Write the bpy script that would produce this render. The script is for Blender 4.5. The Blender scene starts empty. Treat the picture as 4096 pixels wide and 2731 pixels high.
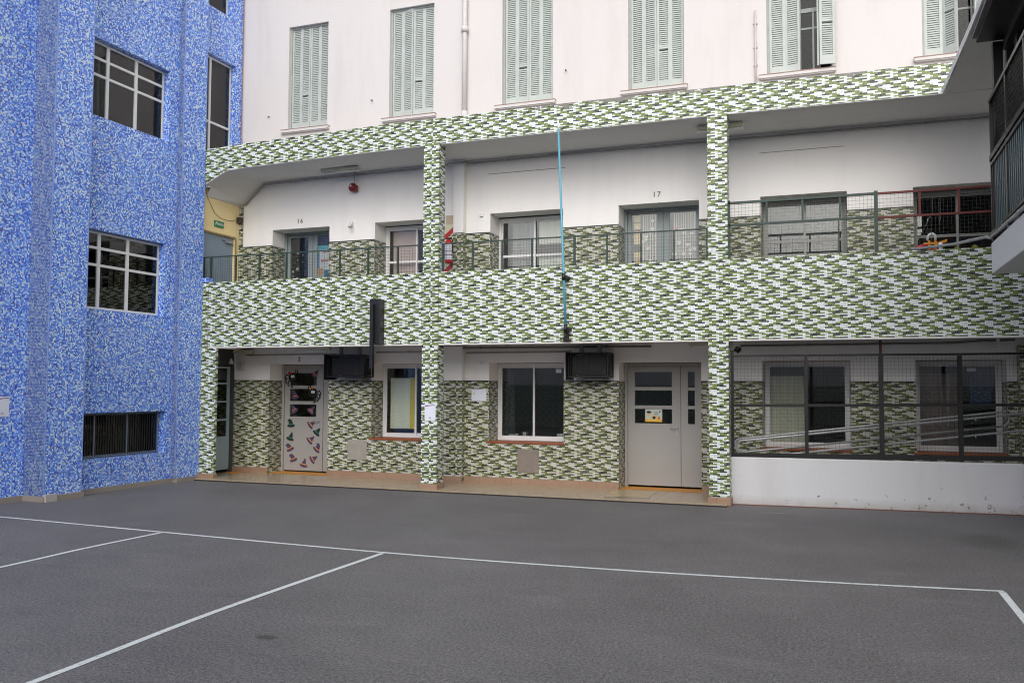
import bpy, bmesh, math, random
from mathutils import Vector, Matrix
random.seed(7)
R = math.radians
S = bpy.context.scene
COL = S.collection

# ------------------------------------------------------------------ camera
def cam_axes(yaw, pitch, roll):
    fwd = Vector((-math.sin(yaw)*math.cos(pitch), math.cos(yaw)*math.cos(pitch), math.sin(pitch)))
    right = Vector((math.cos(yaw), math.sin(yaw), 0)); up = right.cross(fwd)
    return right*math.cos(roll)+up*math.sin(roll), up*math.cos(roll)-right*math.sin(roll), fwd
cd = bpy.data.cameras.new('camera'); cam = bpy.data.objects.new('camera', cd); COL.objects.link(cam)
r_, u_, f_ = cam_axes(R(20.47), R(2.97), R(.268))
M = Matrix((r_, u_, -f_)).transposed().to_4x4(); M.translation = (0, 0, 1.75)
cam.matrix_world = M
cd.sensor_width = 36; cd.lens = 31.11; cd.clip_start = .05; cd.clip_end = 500
S.camera = cam

# ------------------------------------------------------------------ light
SUN_EL, SUN_AZ = R(37), R(168)          # soft overcast light from behind the camera
W = bpy.data.worlds.new('World'); S.world = W; W.use_nodes = True
wn = W.node_tree; wn.nodes.clear()
sky = wn.nodes.new('ShaderNodeTexSky'); sky.sky_type = 'NISHITA'; sky.sun_disc = False
sky.sun_elevation = SUN_EL; sky.sun_rotation = SUN_AZ; sky.air_density = 1.0; sky.dust_density = 4.0
hs = wn.nodes.new('ShaderNodeHueSaturation'); hs.inputs['Saturation'].default_value = .33
bg = wn.nodes.new('ShaderNodeBackground'); bg.inputs['Strength'].default_value = .15
wo = wn.nodes.new('ShaderNodeOutputWorld')
wn.links.new(sky.outputs[0], hs.inputs['Color']); wn.links.new(hs.outputs[0], bg.inputs['Color']); wn.links.new(bg.outputs[0], wo.inputs[0])
ld = bpy.data.lights.new('sun', 'SUN'); ld.energy = 0.9; ld.angle = R(95); ld.color = (1, .97, .93)
sun = bpy.data.objects.new('sun', ld); COL.objects.link(sun)
sdir = Vector((math.sin(SUN_AZ)*math.cos(SUN_EL), math.cos(SUN_AZ)*math.cos(SUN_EL), math.sin(SUN_EL)))
sun.rotation_euler = sdir.to_track_quat('Z', 'Y').to_euler(); sun.location = sdir*40
S.view_settings.view_transform = 'Standard'; S.view_settings.look = 'None'
S.cycles.filter_width = 1.05
S.view_settings.gamma = 1; S.view_settings.exposure = .28

# ------------------------------------------------------------------ materials
def lin(c):
    return tuple((v/255/12.92 if v/255 <= .04045 else ((v/255+.055)/1.055)**2.4) for v in c)+(1,)
class NT:
    def __init__(s, name):
        s.m = bpy.data.materials.new(name); s.m.use_nodes = True; s.t = s.m.node_tree
        s.b = s.t.nodes['Principled BSDF']; s.pos = None
    def n(s, typ, **k):
        o = s.t.nodes.new('ShaderNode'+typ)
        for a, v in k.items(): setattr(o, a, v)
        return o
    def l(s, a, b): s.t.links.new(a, b)
    def set(s, sock, v):
        if isinstance(v, bpy.types.NodeSocket): s.l(v, sock)
        else: sock.default_value = v
    def math(s, op, a, b=None, c=None, clamp=False):
        o = s.n('Math', operation=op, use_clamp=clamp); s.set(o.inputs[0], a)
        if b is not None: s.set(o.inputs[1], b)
        if c is not None: s.set(o.inputs[2], c)
        return o.outputs[0]
    def mix(s, f, a, b, blend='MIX'):
        o = s.n('Mix', data_type='RGBA', blend_type=blend); s.set(o.inputs['Factor'], f)
        s.set(o.inputs['A'], a); s.set(o.inputs['B'], b); return o.outputs['Result']
    def P(s):
        if s.pos is None: s.pos = s.n('NewGeometry')
        return s.pos
    def noise(s, scale, detail=4, rough=.55, vec=None, stretch=None):
        v = vec or s.P().outputs['Position']
        if stretch:
            mp = s.n('Mapping'); mp.inputs['Scale'].default_value = stretch; s.l(v, mp.inputs[0]); v = mp.outputs[0]
        o = s.n('TexNoise'); o.inputs['Scale'].default_value = scale; o.inputs['Detail'].default_value = detail
        o.inputs['Roughness'].default_value = rough; s.l(v, o.inputs['Vector']); return o.outputs['Fac']
    def ramp(s, fac, stops, interp='LINEAR'):
        o = s.n('ValToRGB'); cr = o.color_ramp; cr.interpolation = interp
        while len(cr.elements) < len(stops): cr.elements.new(1)
        for e, (p, c) in zip(cr.elements, stops): e.position = p; e.color = c if len(c) == 4 else tuple(c)+(1,)
        s.set(o.inputs[0], fac); return o.outputs[0]
    def bump(s, h, dist, strength=1):
        o = s.n('Bump'); o.inputs['Distance'].default_value = dist; o.inputs['Strength'].default_value = strength
        s.l(h, o.inputs['Height']); s.l(o.outputs[0], s.b.inputs['Normal'])
    def base(s, c, rough=.5, spec=.5, metal=0):
        s.set(s.b.inputs['Base Color'], c); s.set(s.b.inputs['Roughness'], rough)
        s.b.inputs['Specular IOR Level'].default_value = spec; s.b.inputs['Metallic'].default_value = metal
        return s.m
MATS = {}
def flat(name, rgb, rough=.5, var=.12, scale=3, spec=.5, metal=0, bump=0):
    """a plain painted surface: colour (sRGB), slight mottling and wear"""
    if name in MATS: return MATS[name]
    t = NT(name); c = lin(rgb)
    f = t.noise(scale, 5); f2 = t.noise(scale*14, 3)
    k = t.math('ADD', t.math('MULTIPLY', f, var*1.5), t.math('MULTIPLY', f2, var*.6))
    k = t.math('ADD', k, 1-var*1.05)
    col = t.n('VectorMath', operation='SCALE'); col.inputs[0].default_value = c[:3]; t.l(k, col.inputs['Scale'])
    r = t.math('ADD', t.math('MULTIPLY', f2, .2), rough-.1)
    if bump: t.bump(f2, bump)
    MATS[name] = t.base(col.outputs[0], r, spec, metal); return MATS[name]

SHEET = ['WWWWWGGGGGDDDDD', 'WWWWWWWGGGGGWWW', 'WWWWWDDDDDGGGGG', 'GGWWWWWWWWWWGGG', 'DDDDDWWWWWGGGGG', 'GGGGGGGGGWWWWWG',
         'DDWWWWWGGGGGDDD', 'GGGGGWWWWWDDDDD', 'WWWWWWWGGGGGWWW', 'DDDDDWWWWWGGGGG', 'GGWWWWWGGGGGGGG', 'GGGGGDDDDDWWWWW',
         'WWGGGGGDDDDDWWW', 'GGGGGWWWWWWWWWW', 'GGDDDDDWWWWWGGG']
TP = .0206
def tile_uv(t, pitch, sheet=False):
    g = t.P(); sp = t.n('SeparateXYZ'); t.l(g.outputs['Position'], sp.inputs[0])
    sn = t.n('SeparateXYZ'); t.l(g.outputs['True Normal'], sn.inputs[0])
    isx = t.math('GREATER_THAN', t.math('ABSOLUTE', sn.outputs[0]), .6)
    isz = t.math('GREATER_THAN', t.math('ABSOLUTE', sn.outputs[2]), .6)
    def sel(f, a, b):
        o = t.n('Mix', data_type='FLOAT'); t.set(o.inputs['Factor'], f); t.set(o.inputs['A'], a); t.set(o.inputs['B'], b); return o.outputs['Result']
    u = sel(isx, sp.outputs[0], sp.outputs[1]); v = sel(isz, sp.outputs[2], sp.outputs[1])
    if sheet:                                  # each bay was tiled from its own starting joint
        b1 = t.math('LESS_THAN', sp.outputs[0], -6.55); b3 = t.math('GREATER_THAN', sp.outputs[0], -1.75)
        org = sel(b3, sel(b1, -5.115, -9.692), -.021); per = sel(b3, sel(b1, .02155, .02077), .02065)
        xm = t.math('DIVIDE', t.math('SUBTRACT', sp.outputs[0], org), per)
        u = sel(isx, xm, t.math('DIVIDE', sp.outputs[1], pitch))
        top = sel(t.math('GREATER_THAN', sp.outputs[2], 3.335), 3.333, 3.606); top = sel(t.math('GREATER_THAN', sp.outputs[2], 3.8), top, 6.122)
        vz = t.math('DIVIDE', t.math('SUBTRACT', top, sp.outputs[2]), .02133)
        v = sel(isz, vz, t.math('DIVIDE', sp.outputs[1], pitch))
        return t.math('ADD', u, 3000.), t.math('ADD', v, 3000.), sp
    u = t.math('DIVIDE', u, pitch); v = t.math('DIVIDE', v, pitch)
    return t.math('ADD', u, 2000.), t.math('SUBTRACT', 2000., v), sp
def grout_mask(t, u, v, w):
    a = t.math('LESS_THAN', t.math('FRACT', u), w); b = t.math('LESS_THAN', t.math('FRACT', v), w)
    return t.math('MAXIMUM', a, b)
def green_mosaic(name='green_mosaic', worn=False, cream=False):
    t = NT(name); u, v, sp = tile_uv(t, TP, True)
    pal = {'W': (.77, .83, .84, 1), 'G': (.165, .230, .045, 1), 'D': (.009, .010, .014, 1)}
    if cream: pal = {'W': (.57, .56, .49, 1), 'G': (.118, .150, .028, 1), 'D': (.009, .010, .012, 1)}      # creamier tiles under the galleries, darkened with part of the gallery shade
    cf = t.math('DIVIDE', t.math('ADD', t.math('FLOOR', t.math('MODULO', u, 15.)), .5), 15.)
    row = t.math('FLOOR', t.math('MODULO', v, 15.))
    out = None
    for i, s in enumerate(SHEET):
        stops, last = [], None
        for c, ch in enumerate(s):
            if ch != last: stops.append((c/15, pal[ch])); last = ch
        rc = t.ramp(cf, stops, 'CONSTANT')
        if out is None: out = rc
        else: out = t.mix(t.math('COMPARE', row, float(i), .4), out, rc)
    cell = t.n('CombineXYZ'); t.l(t.math('FLOOR', u), cell.inputs[0]); t.l(t.math('FLOOR', v), cell.inputs[1])
    wn_ = t.n('TexWhiteNoise', noise_dimensions='2D'); t.l(cell.outputs[0], wn_.inputs['Vector'])
    k = t.math('ADD', t.math('MULTIPLY', wn_.outputs['Value'], .26), .83)
    big = t.noise(.9, 5, .65); k = t.math('MULTIPLY', k, t.math('ADD', t.math('MULTIPLY', big, .28), .85))
    sc = t.n('VectorMath', operation='SCALE'); t.l(out, sc.inputs[0]); t.l(k, sc.inputs['Scale'])
    # a tile missing here and there, cement showing
    miss = t.math('GREATER_THAN', wn_.outputs['Value'], .9965)
    col = t.mix(miss, sc.outputs[0], (.11, .10, .09, 1))
    gm = grout_mask(t, u, v, .085)
    col = t.mix(gm, col, (.30, .31, .27, 1))
    if worn:
        nz = t.noise(3.2, 6, .7, stretch=(1, 1, 2.2))
        h = t.math('MULTIPLY', t.math('SUBTRACT', sp.outputs[2], 6.235), 3.2, clamp=True)
        wx = t.math('MULTIPLY', t.math('ADD', sp.outputs[0], 6.5), .5, clamp=True)
        msk = t.math('GREATER_THAN', t.math('MULTIPLY', t.math('ADD', nz, t.math('MULTIPLY', h, .42)), wx), .67)
        col = t.mix(msk, col, t.mix(t.noise(40), (.10, .095, .09, 1), (.30, .28, .26, 1)))
    rough = t.math('ADD', t.math('MULTIPLY', gm, .4), t.math('ADD', t.math('MULTIPLY', wn_.outputs['Value'], .12), .24))
    t.bump(t.math('SUBTRACT', t.math('MULTIPLY', wn_.outputs['Value'], .25), gm), .0015, .5)
    return t.base(col, rough, .4)
def blue_mosaic(name='blue_mosaic', grey=False):
    t = NT(name); u, v, sp = tile_uv(t, .022)
    cell = t.n('CombineXYZ'); t.l(t.math('FLOOR', u), cell.inputs[0]); t.l(t.math('FLOOR', v), cell.inputs[1])
    w = t.n('TexWhiteNoise', noise_dimensions='2D'); t.l(cell.outputs[0], w.inputs['Vector'])
    sc2 = t.n('VectorMath', operation='SCALE'); sc2.inputs['Scale'].default_value = .9; t.l(cell.outputs[0], sc2.inputs[0])
    cl = t.noise(.33, 1, .5, vec=cell.outputs[0])
    f = t.math('ADD', w.outputs['Value'], t.math('MULTIPLY', t.math('SUBTRACT', cl, .5), .45), clamp=True)
    pal = [(0, (.030, .060, .36, 1)), (.09, (.050, .135, .72, 1)), (.26, (.085, .235, .92, 1)), (.46, (.14, .345, .97, 1)),
           (.60, (.25, .49, .97, 1)), (.72, (.44, .67, .97, 1)), (.83, (.70, .88, .97, 1)), (.96, (.80, .84, .82, 1))]
    if grey: pal = [(p, (c[0]*.36+.022, c[1]*.35+.022, c[2]*.33+.03, 1)) for p, c in pal]  # palette darkened: the shade on the piers' side faces is put into colour
    col = t.ramp(f, pal, 'CONSTANT')
    big = t.noise(.6, 5, .6, stretch=(1, 1, .45))
    k = t.math('ADD', t.math('MULTIPLY', big, .4), .78)
    sc = t.n('VectorMath', operation='SCALE'); t.l(col, sc.inputs[0]); t.l(k, sc.inputs['Scale'])
    gm = grout_mask(t, u, v, .085); col = t.mix(gm, sc.outputs[0], (.34, .43, .72, 1))
    st = t.math('GREATER_THAN', t.noise(1.3, 6, .7), .74)
    col = t.mix(t.math('MULTIPLY', st, .7), col, (.13, .09, .08, 1))
    t.bump(t.math('SUBTRACT', t.math('MULTIPLY', w.outputs['Value'], .25), gm), .0015, .5)
    return t.base(col, t.math('ADD', t.math('MULTIPLY', gm, .4), .26), .45)
def plaster(name, rgb, dirt=.25, stain=(.20, .17, .14), peel=0):
    t = NT(name); c = lin(rgb)
    f = t.noise(.8, 6, .6); f2 = t.noise(9, 5, .6); st = t.noise(2.2, 6, .7, stretch=(1, 1, .16))
    col = t.mix(t.math('MULTIPLY', f, dirt*.6), c, tuple(v*.72 for v in c[:3])+(1,))
    col = t.mix(t.math('MULTIPLY', t.math('SUBTRACT', st, .5, clamp=True), dirt*2.4), col, stain+(1,))
    col = t.mix(t.math('MULTIPLY', t.math('GREATER_THAN', t.noise(7, 6, .75), .70), .35*dirt*3), col, tuple(v*.45 for v in c[:3])+(1,))
    if peel:
        g = t.P(); sp = t.n('SeparateXYZ'); t.l(g.outputs['Position'], sp.inputs[0])
        xr = t.math('MULTIPLY', t.math('ADD', sp.outputs[0], 1.0), .16, clamp=True)
        zl = t.math('MULTIPLY', t.math('SUBTRACT', .62, sp.outputs[2]), .25)
        pk = t.math('GREATER_THAN', t.math('ADD', t.noise(13, 5, .7), t.math('ADD', t.math('MULTIPLY', xr, .12), zl)), .785)
        col = t.mix(pk, col, (.22, .22, .22, 1))
        lo = t.math('MULTIPLY', t.math('SUBTRACT', .16, sp.outputs[2]), 4., clamp=True)
        col = t.mix(t.math('MULTIPLY', lo, t.math('ADD', t.noise(6, 5), .1)), col, (.24, .17, .12, 1))
    t.bump(t.math('ADD', f2, t.math('MULTIPLY', t.noise(60, 3), .3)), .004, .6)
    return t.base(col, .8, .25)
def ground_mat():
    t = NT('court_surface')
    sp = t.noise(40, 3, .75); sp2 = t.noise(110, 2, .6); big = t.noise(.45, 6, .62); mid = t.noise(2.3, 5, .65, stretch=(1, 2.2, 1))
    k = t.math('ADD', t.math('MULTIPLY', t.math('SUBTRACT', sp, .5), 2.7), t.math('MULTIPLY', t.math('SUBTRACT', sp2, .5), 2.4))
    k = t.math('ADD', k, t.math('MULTIPLY', t.math('SUBTRACT', big, .5), .75))
    k = t.math('ADD', k, t.math('MULTIPLY', t.math('SUBTRACT', mid, .5), .55))
    col = t.mix(t.math('ADD', k, .5, clamp=True), (.048, .047, .051, 1), (.205, .199, .203, 1))
    lt = t.math('GREATER_THAN', t.noise(75, 2, .55), .645); col = t.mix(t.math('MULTIPLY', lt, .55), col, (.42, .42, .42, 1))
    dk = t.math('GREATER_THAN', t.noise(62, 2, .55), .65); col = t.mix(t.math('MULTIPLY', dk, .6), col, (.03, .03, .032, 1))
    tint = t.noise(26, 2); col = t.mix(t.math('MULTIPLY', t.math('SUBTRACT', tint, .5, clamp=True), 1.1), col, (.15, .115, .095, 1))
    wear = t.math('MULTIPLY', t.math('SUBTRACT', t.noise(1.1, 7, .72, stretch=(.5, 2.4, 1)), .56, clamp=True), 1.7); col = t.mix(wear, col, (.25, .24, .235, 1))
    g = t.P(); d = t.n('SeparateXYZ'); t.l(g.outputs['Position'], d.inputs[0])
    def blot(cx, cy, rx, ry, amt, c):          # a spill with a ragged edge
        nonlocal col
        ex = t.math('POWER', t.math('ABSOLUTE', t.math('DIVIDE', t.math('SUBTRACT', d.outputs[0], cx), rx)), 2.); ey = t.math('POWER', t.math('ABSOLUTE', t.math('DIVIDE', t.math('SUBTRACT', d.outputs[1], cy), ry)), 2.)
        q = t.math('ADD', t.math('ADD', ex, ey), t.math('MULTIPLY', t.math('SUBTRACT', t.noise(22, 4, .7), .5), 2.2))
        m_ = t.math('MULTIPLY', t.math('SUBTRACT', 1.25, q, clamp=True), amt, clamp=True)
        col = t.mix(m_, col, c)
    blot(-3.80, 5.29, .10, .055, 1.1, (.062, .058, .055, 1)); blot(-3.62, 4.93, .16, .035, .5, (.085, .082, .08, 1)); blot(1.55, 11.6, .35, .6, .45, (.06, .058, .056, 1)); blot(-.9, 13.1, .25, .04, .6, (.26, .25, .24, 1))
    t.bump(t.math('ADD', sp, sp2), .0012, .6)
    return t.base(col, t.math('ADD', t.math('MULTIPLY', mid, .25), .48), .35)
def line_mat():
    t = NT('line_paint'); n = t.noise(30, 6, .75); w = t.math('GREATER_THAN', t.math('ADD', n, t.math('MULTIPLY', t.math('SUBTRACT', t.noise(1.1, 4), .5), .35)), .59)
    col = t.mix(t.math('MULTIPLY', w, .55), t.mix(t.noise(1.5, 3), (.72, .75, .76, 1), (.52, .56, .58, 1)), (.16, .16, .16, 1))
    return t.base(col, .6, .3)
def granite(name, a, b, rough=.35):
    t = NT(name); n = t.noise(70, 3, .6); n2 = t.noise(2.0, 3)
    g = t.P(); sp = t.n('SeparateXYZ'); t.l(g.outputs['Position'], sp.inputs[0])
    jt = t.math('LESS_THAN', t.math('FRACT', t.math('DIVIDE', t.math('ADD', sp.outputs[0], 30.), .31)), .018)
    col = t.mix(t.math('ADD', t.math('MULTIPLY', n, .8), t.math('SUBTRACT', t.math('MULTIPLY', n2, .5), .15), clamp=True), a, b)
    col = t.mix(t.math('MULTIPLY', jt, .55), col, (.09, .07, .05, 1))
    return t.base(col, rough, .5)
def glass(name, tint=(.75, .8, .78), rough=.0, boost=1.0, wobble=.0):
    t = NT(name); o = t.t.nodes['Material Output']; t.t.nodes.remove(t.b)
    tr = t.n('BsdfTransparent'); tr.inputs[0].default_value = tint+(1,)
    gl = t.n('BsdfGlossy'); gl.inputs['Roughness'].default_value = rough
    fr = t.n('Fresnel'); fr.inputs[0].default_value = 1.5
    if wobble:
        wob = t.n('Bump'); wob.inputs['Distance'].default_value = .02; wob.inputs['Strength'].default_value = wobble
        t.l(t.noise(1.1, 1), wob.inputs['Height']); t.l(wob.outputs[0], gl.inputs['Normal'])
    mx = t.n('MixShader'); t.l(t.math('MULTIPLY', fr.outputs[0], boost, clamp=True), mx.inputs[0])
    t.l(tr.outputs[0], mx.inputs[1]); t.l(gl.outputs[0], mx.inputs[2]); t.l(mx.outputs[0], o.inputs[0])
    return t.m
def cloth(name, rgb, fold=22, amt=.25):
    t = NT(name); c = lin(rgb); g = t.P()
    w = t.n('TexWave', wave_type='BANDS', bands_direction='X'); w.inputs['Scale'].default_value = fold*.12; w.inputs['Distortion'].default_value = 2
    t.l(g.outputs['Position'], w.inputs['Vector'])
    col = t.mix(t.math('MULTIPLY', w.outputs['Fac'], amt), c, tuple(v*.6 for v in c[:3])+(1,))
    return t.base(col, .85, .2)

MOS = green_mosaic(); MOSW = green_mosaic('green_mosaic_worn', True); MOSC = green_mosaic('shaded_cream_mosaic', cream=True); BLUE = blue_mosaic(); BLUESH = blue_mosaic('shaded_blue_mosaic', True)
PINK = plaster('pale_pink_plaster', (214, 210, 209), .3, (.42, .34, .29))
PLAS = plaster('grey_white_plaster', (242, 239, 236), .14, (.30, .26, .22))
SOFF = plaster('soffit_paint', (224, 222, 219), .16)
LOWW = plaster('white_wall_paint', (208, 209, 212), .3, (.34, .30, .26), peel=1)
YELL = plaster('cream_yellow_plaster', (250, 228, 172), .12, (.35, .27, .15))
CONC = plaster('bare_cement', (150, 142, 134), .5)
GRND = ground_mat(); LINE = line_mat()
TERR = granite('beige_terrazzo', (.30, .235, .165, 1), (.42, .345, .25, 1), .2)
SKIR = granite('pink_granite', (.20, .115, .07, 1), (.43, .29, .205, 1), .45)
GLASS = glass('window_glass', (.93, .95, .94), 0, 1.7); GLASSB = glass('old_window_glass', (.72, .76, .74), .0, 1.5); GLASSU = glass('dimmed_upper_glass', (.62, .66, .66), .0, .45)  # upper panes: darker tint, reflection turned down
ALU = flat('white_frame_paint', (222, 222, 223), .4, .08)
DOORP = flat('pale_grey_door_paint', (156, 154, 151), .45, .12, 2)
GREYD = flat('grey_green_door_paint', (140, 150, 152), .45, .12, 2)
BLUED = flat('blue_grey_door_paint', (135, 152, 168), .45, .12, 2)
SHUT = flat('shutter_paint', (180, 187, 183), .55, .2, 5)
SHUTD = flat('shutter_paint_worn', (158, 164, 161), .6, .3, 8)
BLK = flat('black_metal_paint', (24, 25, 27), .4, .25, 6)
BLK2 = flat('black_steel', (30, 29, 33), .35, .3, 4)
GRN = flat('dark_green_metal', (42, 62, 56), .5, .25, 6)
REDM = flat('rusty_red_metal', (104, 44, 40), .6, .3, 9)
WIRE = flat('mesh_wire', (60, 66, 64), .5, .2)
WIREB = flat('mesh_wire_dark', (28, 30, 31), .5, .2)
GALV = flat('galvanised_pipe', (168, 170, 172), .35, .18, 8, .5, .25)
PIPE = flat('grey_conduit', (158, 156, 153), .6, .2, 8)
PIPW = flat('white_pipe_paint', (205, 199, 199), .55, .15, 6)
SKYB = flat('light_blue_pole_paint', (92, 160, 182), .4, .12, 6)
WHT = flat('white_paint', (225, 226, 226), .5, .08)
CREAM = flat('cream_plastic', (196, 194, 172), .5, .1)
PAPER = flat('white_paper', (218, 222, 234), .8, .05)
INK = flat('grey_ink', (120, 122, 140), .8, .1)
RED = flat('red_paint', (190, 24, 32), .35, .15)
MAROON = flat('dark_red_paint', (120, 22, 30), .35, .15)
ORAN = flat('orange_paint', (220, 142, 28), .5, .15)
ORFL = flat('orange_floor_paint', (196, 134, 48), .5, .25, 6)
YEL = flat('yellow_paper', (226, 205, 40), .7, .08)
TERC = flat('terracotta_sill', (140, 76, 44), .5, .25, 7)
PURP = flat('purple_paper', (74, 60, 92), .8, .1); DGRN = flat('dark_green_paper', (24, 42, 38), .8, .1); TEAL = flat('teal_paper', (52, 112, 104), .8, .1)
BLKP = flat('black_paper', (18, 20, 22), .8, .1); SAND = flat('sand_paint', (196, 178, 150), .7, .12); CREB = flat('cream_board', (214, 208, 182), .6, .1)
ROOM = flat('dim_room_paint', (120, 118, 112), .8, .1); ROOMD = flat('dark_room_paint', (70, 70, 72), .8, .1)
LILAC = plaster('lilac_paint', (178, 160, 200), .3)
EXITG = flat('exit_sign_green', (36, 130, 84), .5, .05); NUMG = flat('green_number_paint', (30, 110, 80), .6, .1); NUMO = flat('olive_number_paint', (110, 116, 84), .6, .1)

# ------------------------------------------------------------------ mesh builder
class MB:
    def __init__(s): s.v = []; s.f = []; s.mi = []; s.sm = []
    def face(s, pts, mi=0, sm=False):
        b = len(s.v); s.v += [tuple(p) for p in pts]; s.f.append(tuple(range(b, b+len(pts)))); s.mi.append(mi); s.sm.append(sm); return s
    def hexa(s, p, mi=0):                       # 8 corners: bottom ring then top ring
        b = len(s.v); s.v += [tuple(q) for q in p]
        for q in ((3, 2, 1, 0), (4, 5, 6, 7), (0, 1, 5, 4), (1, 2, 6, 5), (2, 3, 7, 6), (3, 0, 4, 7)):
            s.f.append(tuple(b+i for i in q)); s.mi.append(mi); s.sm.append(False)
        return s
    def box(s, x0, x1, y0, y1, z0, z1, mi=0):
        x0, x1 = sorted((x0, x1)); y0, y1 = sorted((y0, y1)); z0, z1 = sorted((z0, z1))
        return s.hexa([(x0, y0, z0), (x1, y0, z0), (x1, y1, z0), (x0, y1, z0), (x0, y0, z1), (x1, y0, z1), (x1, y1, z1), (x0, y1, z1)], mi)
    def bar(s, a, b, w, d=None, mi=0):          # square bar between two points
        d = d or w; a = Vector(a); b = Vector(b); t = (b-a).normalized()
        h = Vector((0, 0, 1)) if abs(t.z) < .95 else Vector((0, 1, 0))
        p = t.cross(h).normalized()*w/2; q = p.cross(t).normalized()*d/2
        return s.hexa([a-p-q, a+p-q, a+p+q, a-p+q, b-p-q, b+p-q, b+p+q, b-p+q], mi)
    def tube(s, pts, r, n=10, mi=0, caps=True):
        pts = [Vector(p) for p in pts]; rings = []
        up = None
        for i, p in enumerate(pts):
            t = (pts[min(i+1, len(pts)-1)]-pts[max(i-1, 0)]).normalized()
            if up is None: up = Vector((0, 0, 1)) if abs(t.z) < .9 else Vector((0, 1, 0))
            a = t.cross(up).normalized(); up = a.cross(t).normalized()
            rr = r[i] if isinstance(r, (list, tuple)) else r
            b = len(s.v); rings.append(b)
            for k in range(n):
                th = 2*math.pi*k/n; s.v.append(tuple(p+a*math.cos(th)*rr+up*math.sin(th)*rr))
        for i in range(len(rings)-1):
            for k in range(n):
                s.f.append((rings[i]+k, rings[i]+(k+1) % n, rings[i+1]+(k+1) % n, rings[i+1]+k)); s.mi.append(mi); s.sm.append(True)
        if caps:
            s.f.append(tuple(rings[0]+k for k in reversed(range(n)))); s.mi.append(mi); s.sm.append(False)
            s.f.append(tuple(rings[-1]+k for k in range(n))); s.mi.append(mi); s.sm.append(False)
        return s
    def prism(s, poly, fn, d0, d1, mi=0):       # 2D outline extruded; fn(u, v, d) -> point
        n = len(poly); b = len(s.v)
        s.v += [tuple(fn(u, v, d0)) for u, v in poly]+[tuple(fn(u, v, d1)) for u, v in poly]
        s.f.append(tuple(range(b, b+n))); s.f.append(tuple(range(b+2*n-1, b+n-1, -1))); s.mi += [mi, mi]; s.sm += [False, False]
        for i in range(n):
            j = (i+1) % n; s.f.append((b+j, b+i, b+n+i, b+n+j)); s.mi.append(mi); s.sm.append(False)
        return s
    def wall(s, fn, u0, u1, v0, v1, holes, depth, mi=0, mr=None):   # slab with rectangular openings; fn(u, v, d)
        mr = mi if mr is None else mr
        holes = [(max(a, u0), min(b, u1), max(c, v0), min(d, v1)) for a, b, c, d in holes]
        holes = [h for h in holes if h[1] > h[0] and h[3] > h[2]]
        us = sorted({u0, u1, *[h[0] for h in holes], *[h[1] for h in holes]}); vs = sorted({v0, v1, *[h[2] for h in holes], *[h[3] for h in holes]})
        for i in range(len(us)-1):
            for j in range(len(vs)-1):
                cu, cv = (us[i]+us[i+1])/2, (vs[j]+vs[j+1])/2
                if any(h[0] < cu < h[1] and h[2] < cv < h[3] for h in holes): continue
                for d in (0, depth):
                    s.face([fn(us[i], vs[j], d), fn(us[i+1], vs[j], d), fn(us[i+1], vs[j+1], d), fn(us[i], vs[j+1], d)], mi)
        for a, b, c, d in holes+[(u0, u1, v0, v1)]:
            outer = (a, b, c, d) == (u0, u1, v0, v1); m_ = mi if outer else mr
            for (p, q) in (((a, c), (b, c)), ((b, c), (b, d)), ((b, d), (a, d)), ((a, d), (a, c))):
                if not outer:
                    if p[1] == q[1] and (p[1] <= v0 or p[1] >= v1): continue
                    if p[0] == q[0] and (p[0] <= u0 or p[0] >= u1): continue
                segs = [(p, q)]
                if outer and p[1] == q[1]:
                    lo, hi = sorted((p[0], q[0])); cuts = sorted((h[0], h[1]) for h in holes if h[2] <= p[1] <= h[3]); segs = []; c_ = lo
                    for a_, b_ in cuts: segs.append(((c_, p[1]), (a_, p[1]))); c_ = b_
                    segs.append(((c_, p[1]), (hi, p[1])))
                for p, q in segs:
                    if abs(p[0]-q[0])+abs(p[1]-q[1]) > 1e-6: s.face([fn(p[0], p[1], 0), fn(q[0], q[1], 0), fn(q[0], q[1], depth), fn(p[0], p[1], depth)], m_)
        return s
    def build(s, name, mats, parent=None, bevel=0):
        me = bpy.data.meshes.new(name); me.from_pydata(s.v, [], s.f)
        for m in (mats if isinstance(mats, (list, tuple)) else [mats]): me.materials.append(m)
        me.polygons.foreach_set('material_index', s.mi); me.polygons.foreach_set('use_smooth', s.sm)
        me.update()
        bm = bmesh.new(); bm.from_mesh(me); bmesh.ops.recalc_face_normals(bm, faces=bm.faces); bm.to_mesh(me); bm.free()
        o = bpy.data.objects.new(name, me); COL.objects.link(o)
        if bevel:
            b = o.modifiers.new('bevel', 'BEVEL'); b.width = bevel; b.segments = 2; b.limit_method = 'ANGLE'
        if parent is not None: attach(o, parent)
        return o
def attach(o, parent):
    o.parent = parent; o.matrix_parent_inverse = world(parent).inverted()
def world(o):
    m = Matrix.LocRotScale(o.location, o.rotation_euler, o.scale)
    return (world(o.parent) @ o.matrix_parent_inverse @ m) if o.parent else m
def tag(o, label=None, cat=None, group=None, kind=None):
    for k, v in (('label', label), ('category', cat), ('group', group), ('kind', kind)):
        if v: o[k] = v
    return o
def thing(name, label, cat, loc=(0, 0, 0), group=None):
    o = bpy.data.objects.new(name, None); COL.objects.link(o); o.location = loc; o.empty_display_size = .2
    return tag(o, label, cat, group)
def copy_tree(o, parent=None, delta=None):
    c = o.copy(); COL.objects.link(c)
    if parent is not None: c.parent = parent
    if delta is not None: c.location = Vector(o.location)+Vector(delta)
    for ch in list(o.children): copy_tree(ch, c)
    return c
FY = lambda y: (lambda u, v, d: (u, y+d, v))          # facing the court (-Y), depth goes back
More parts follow.
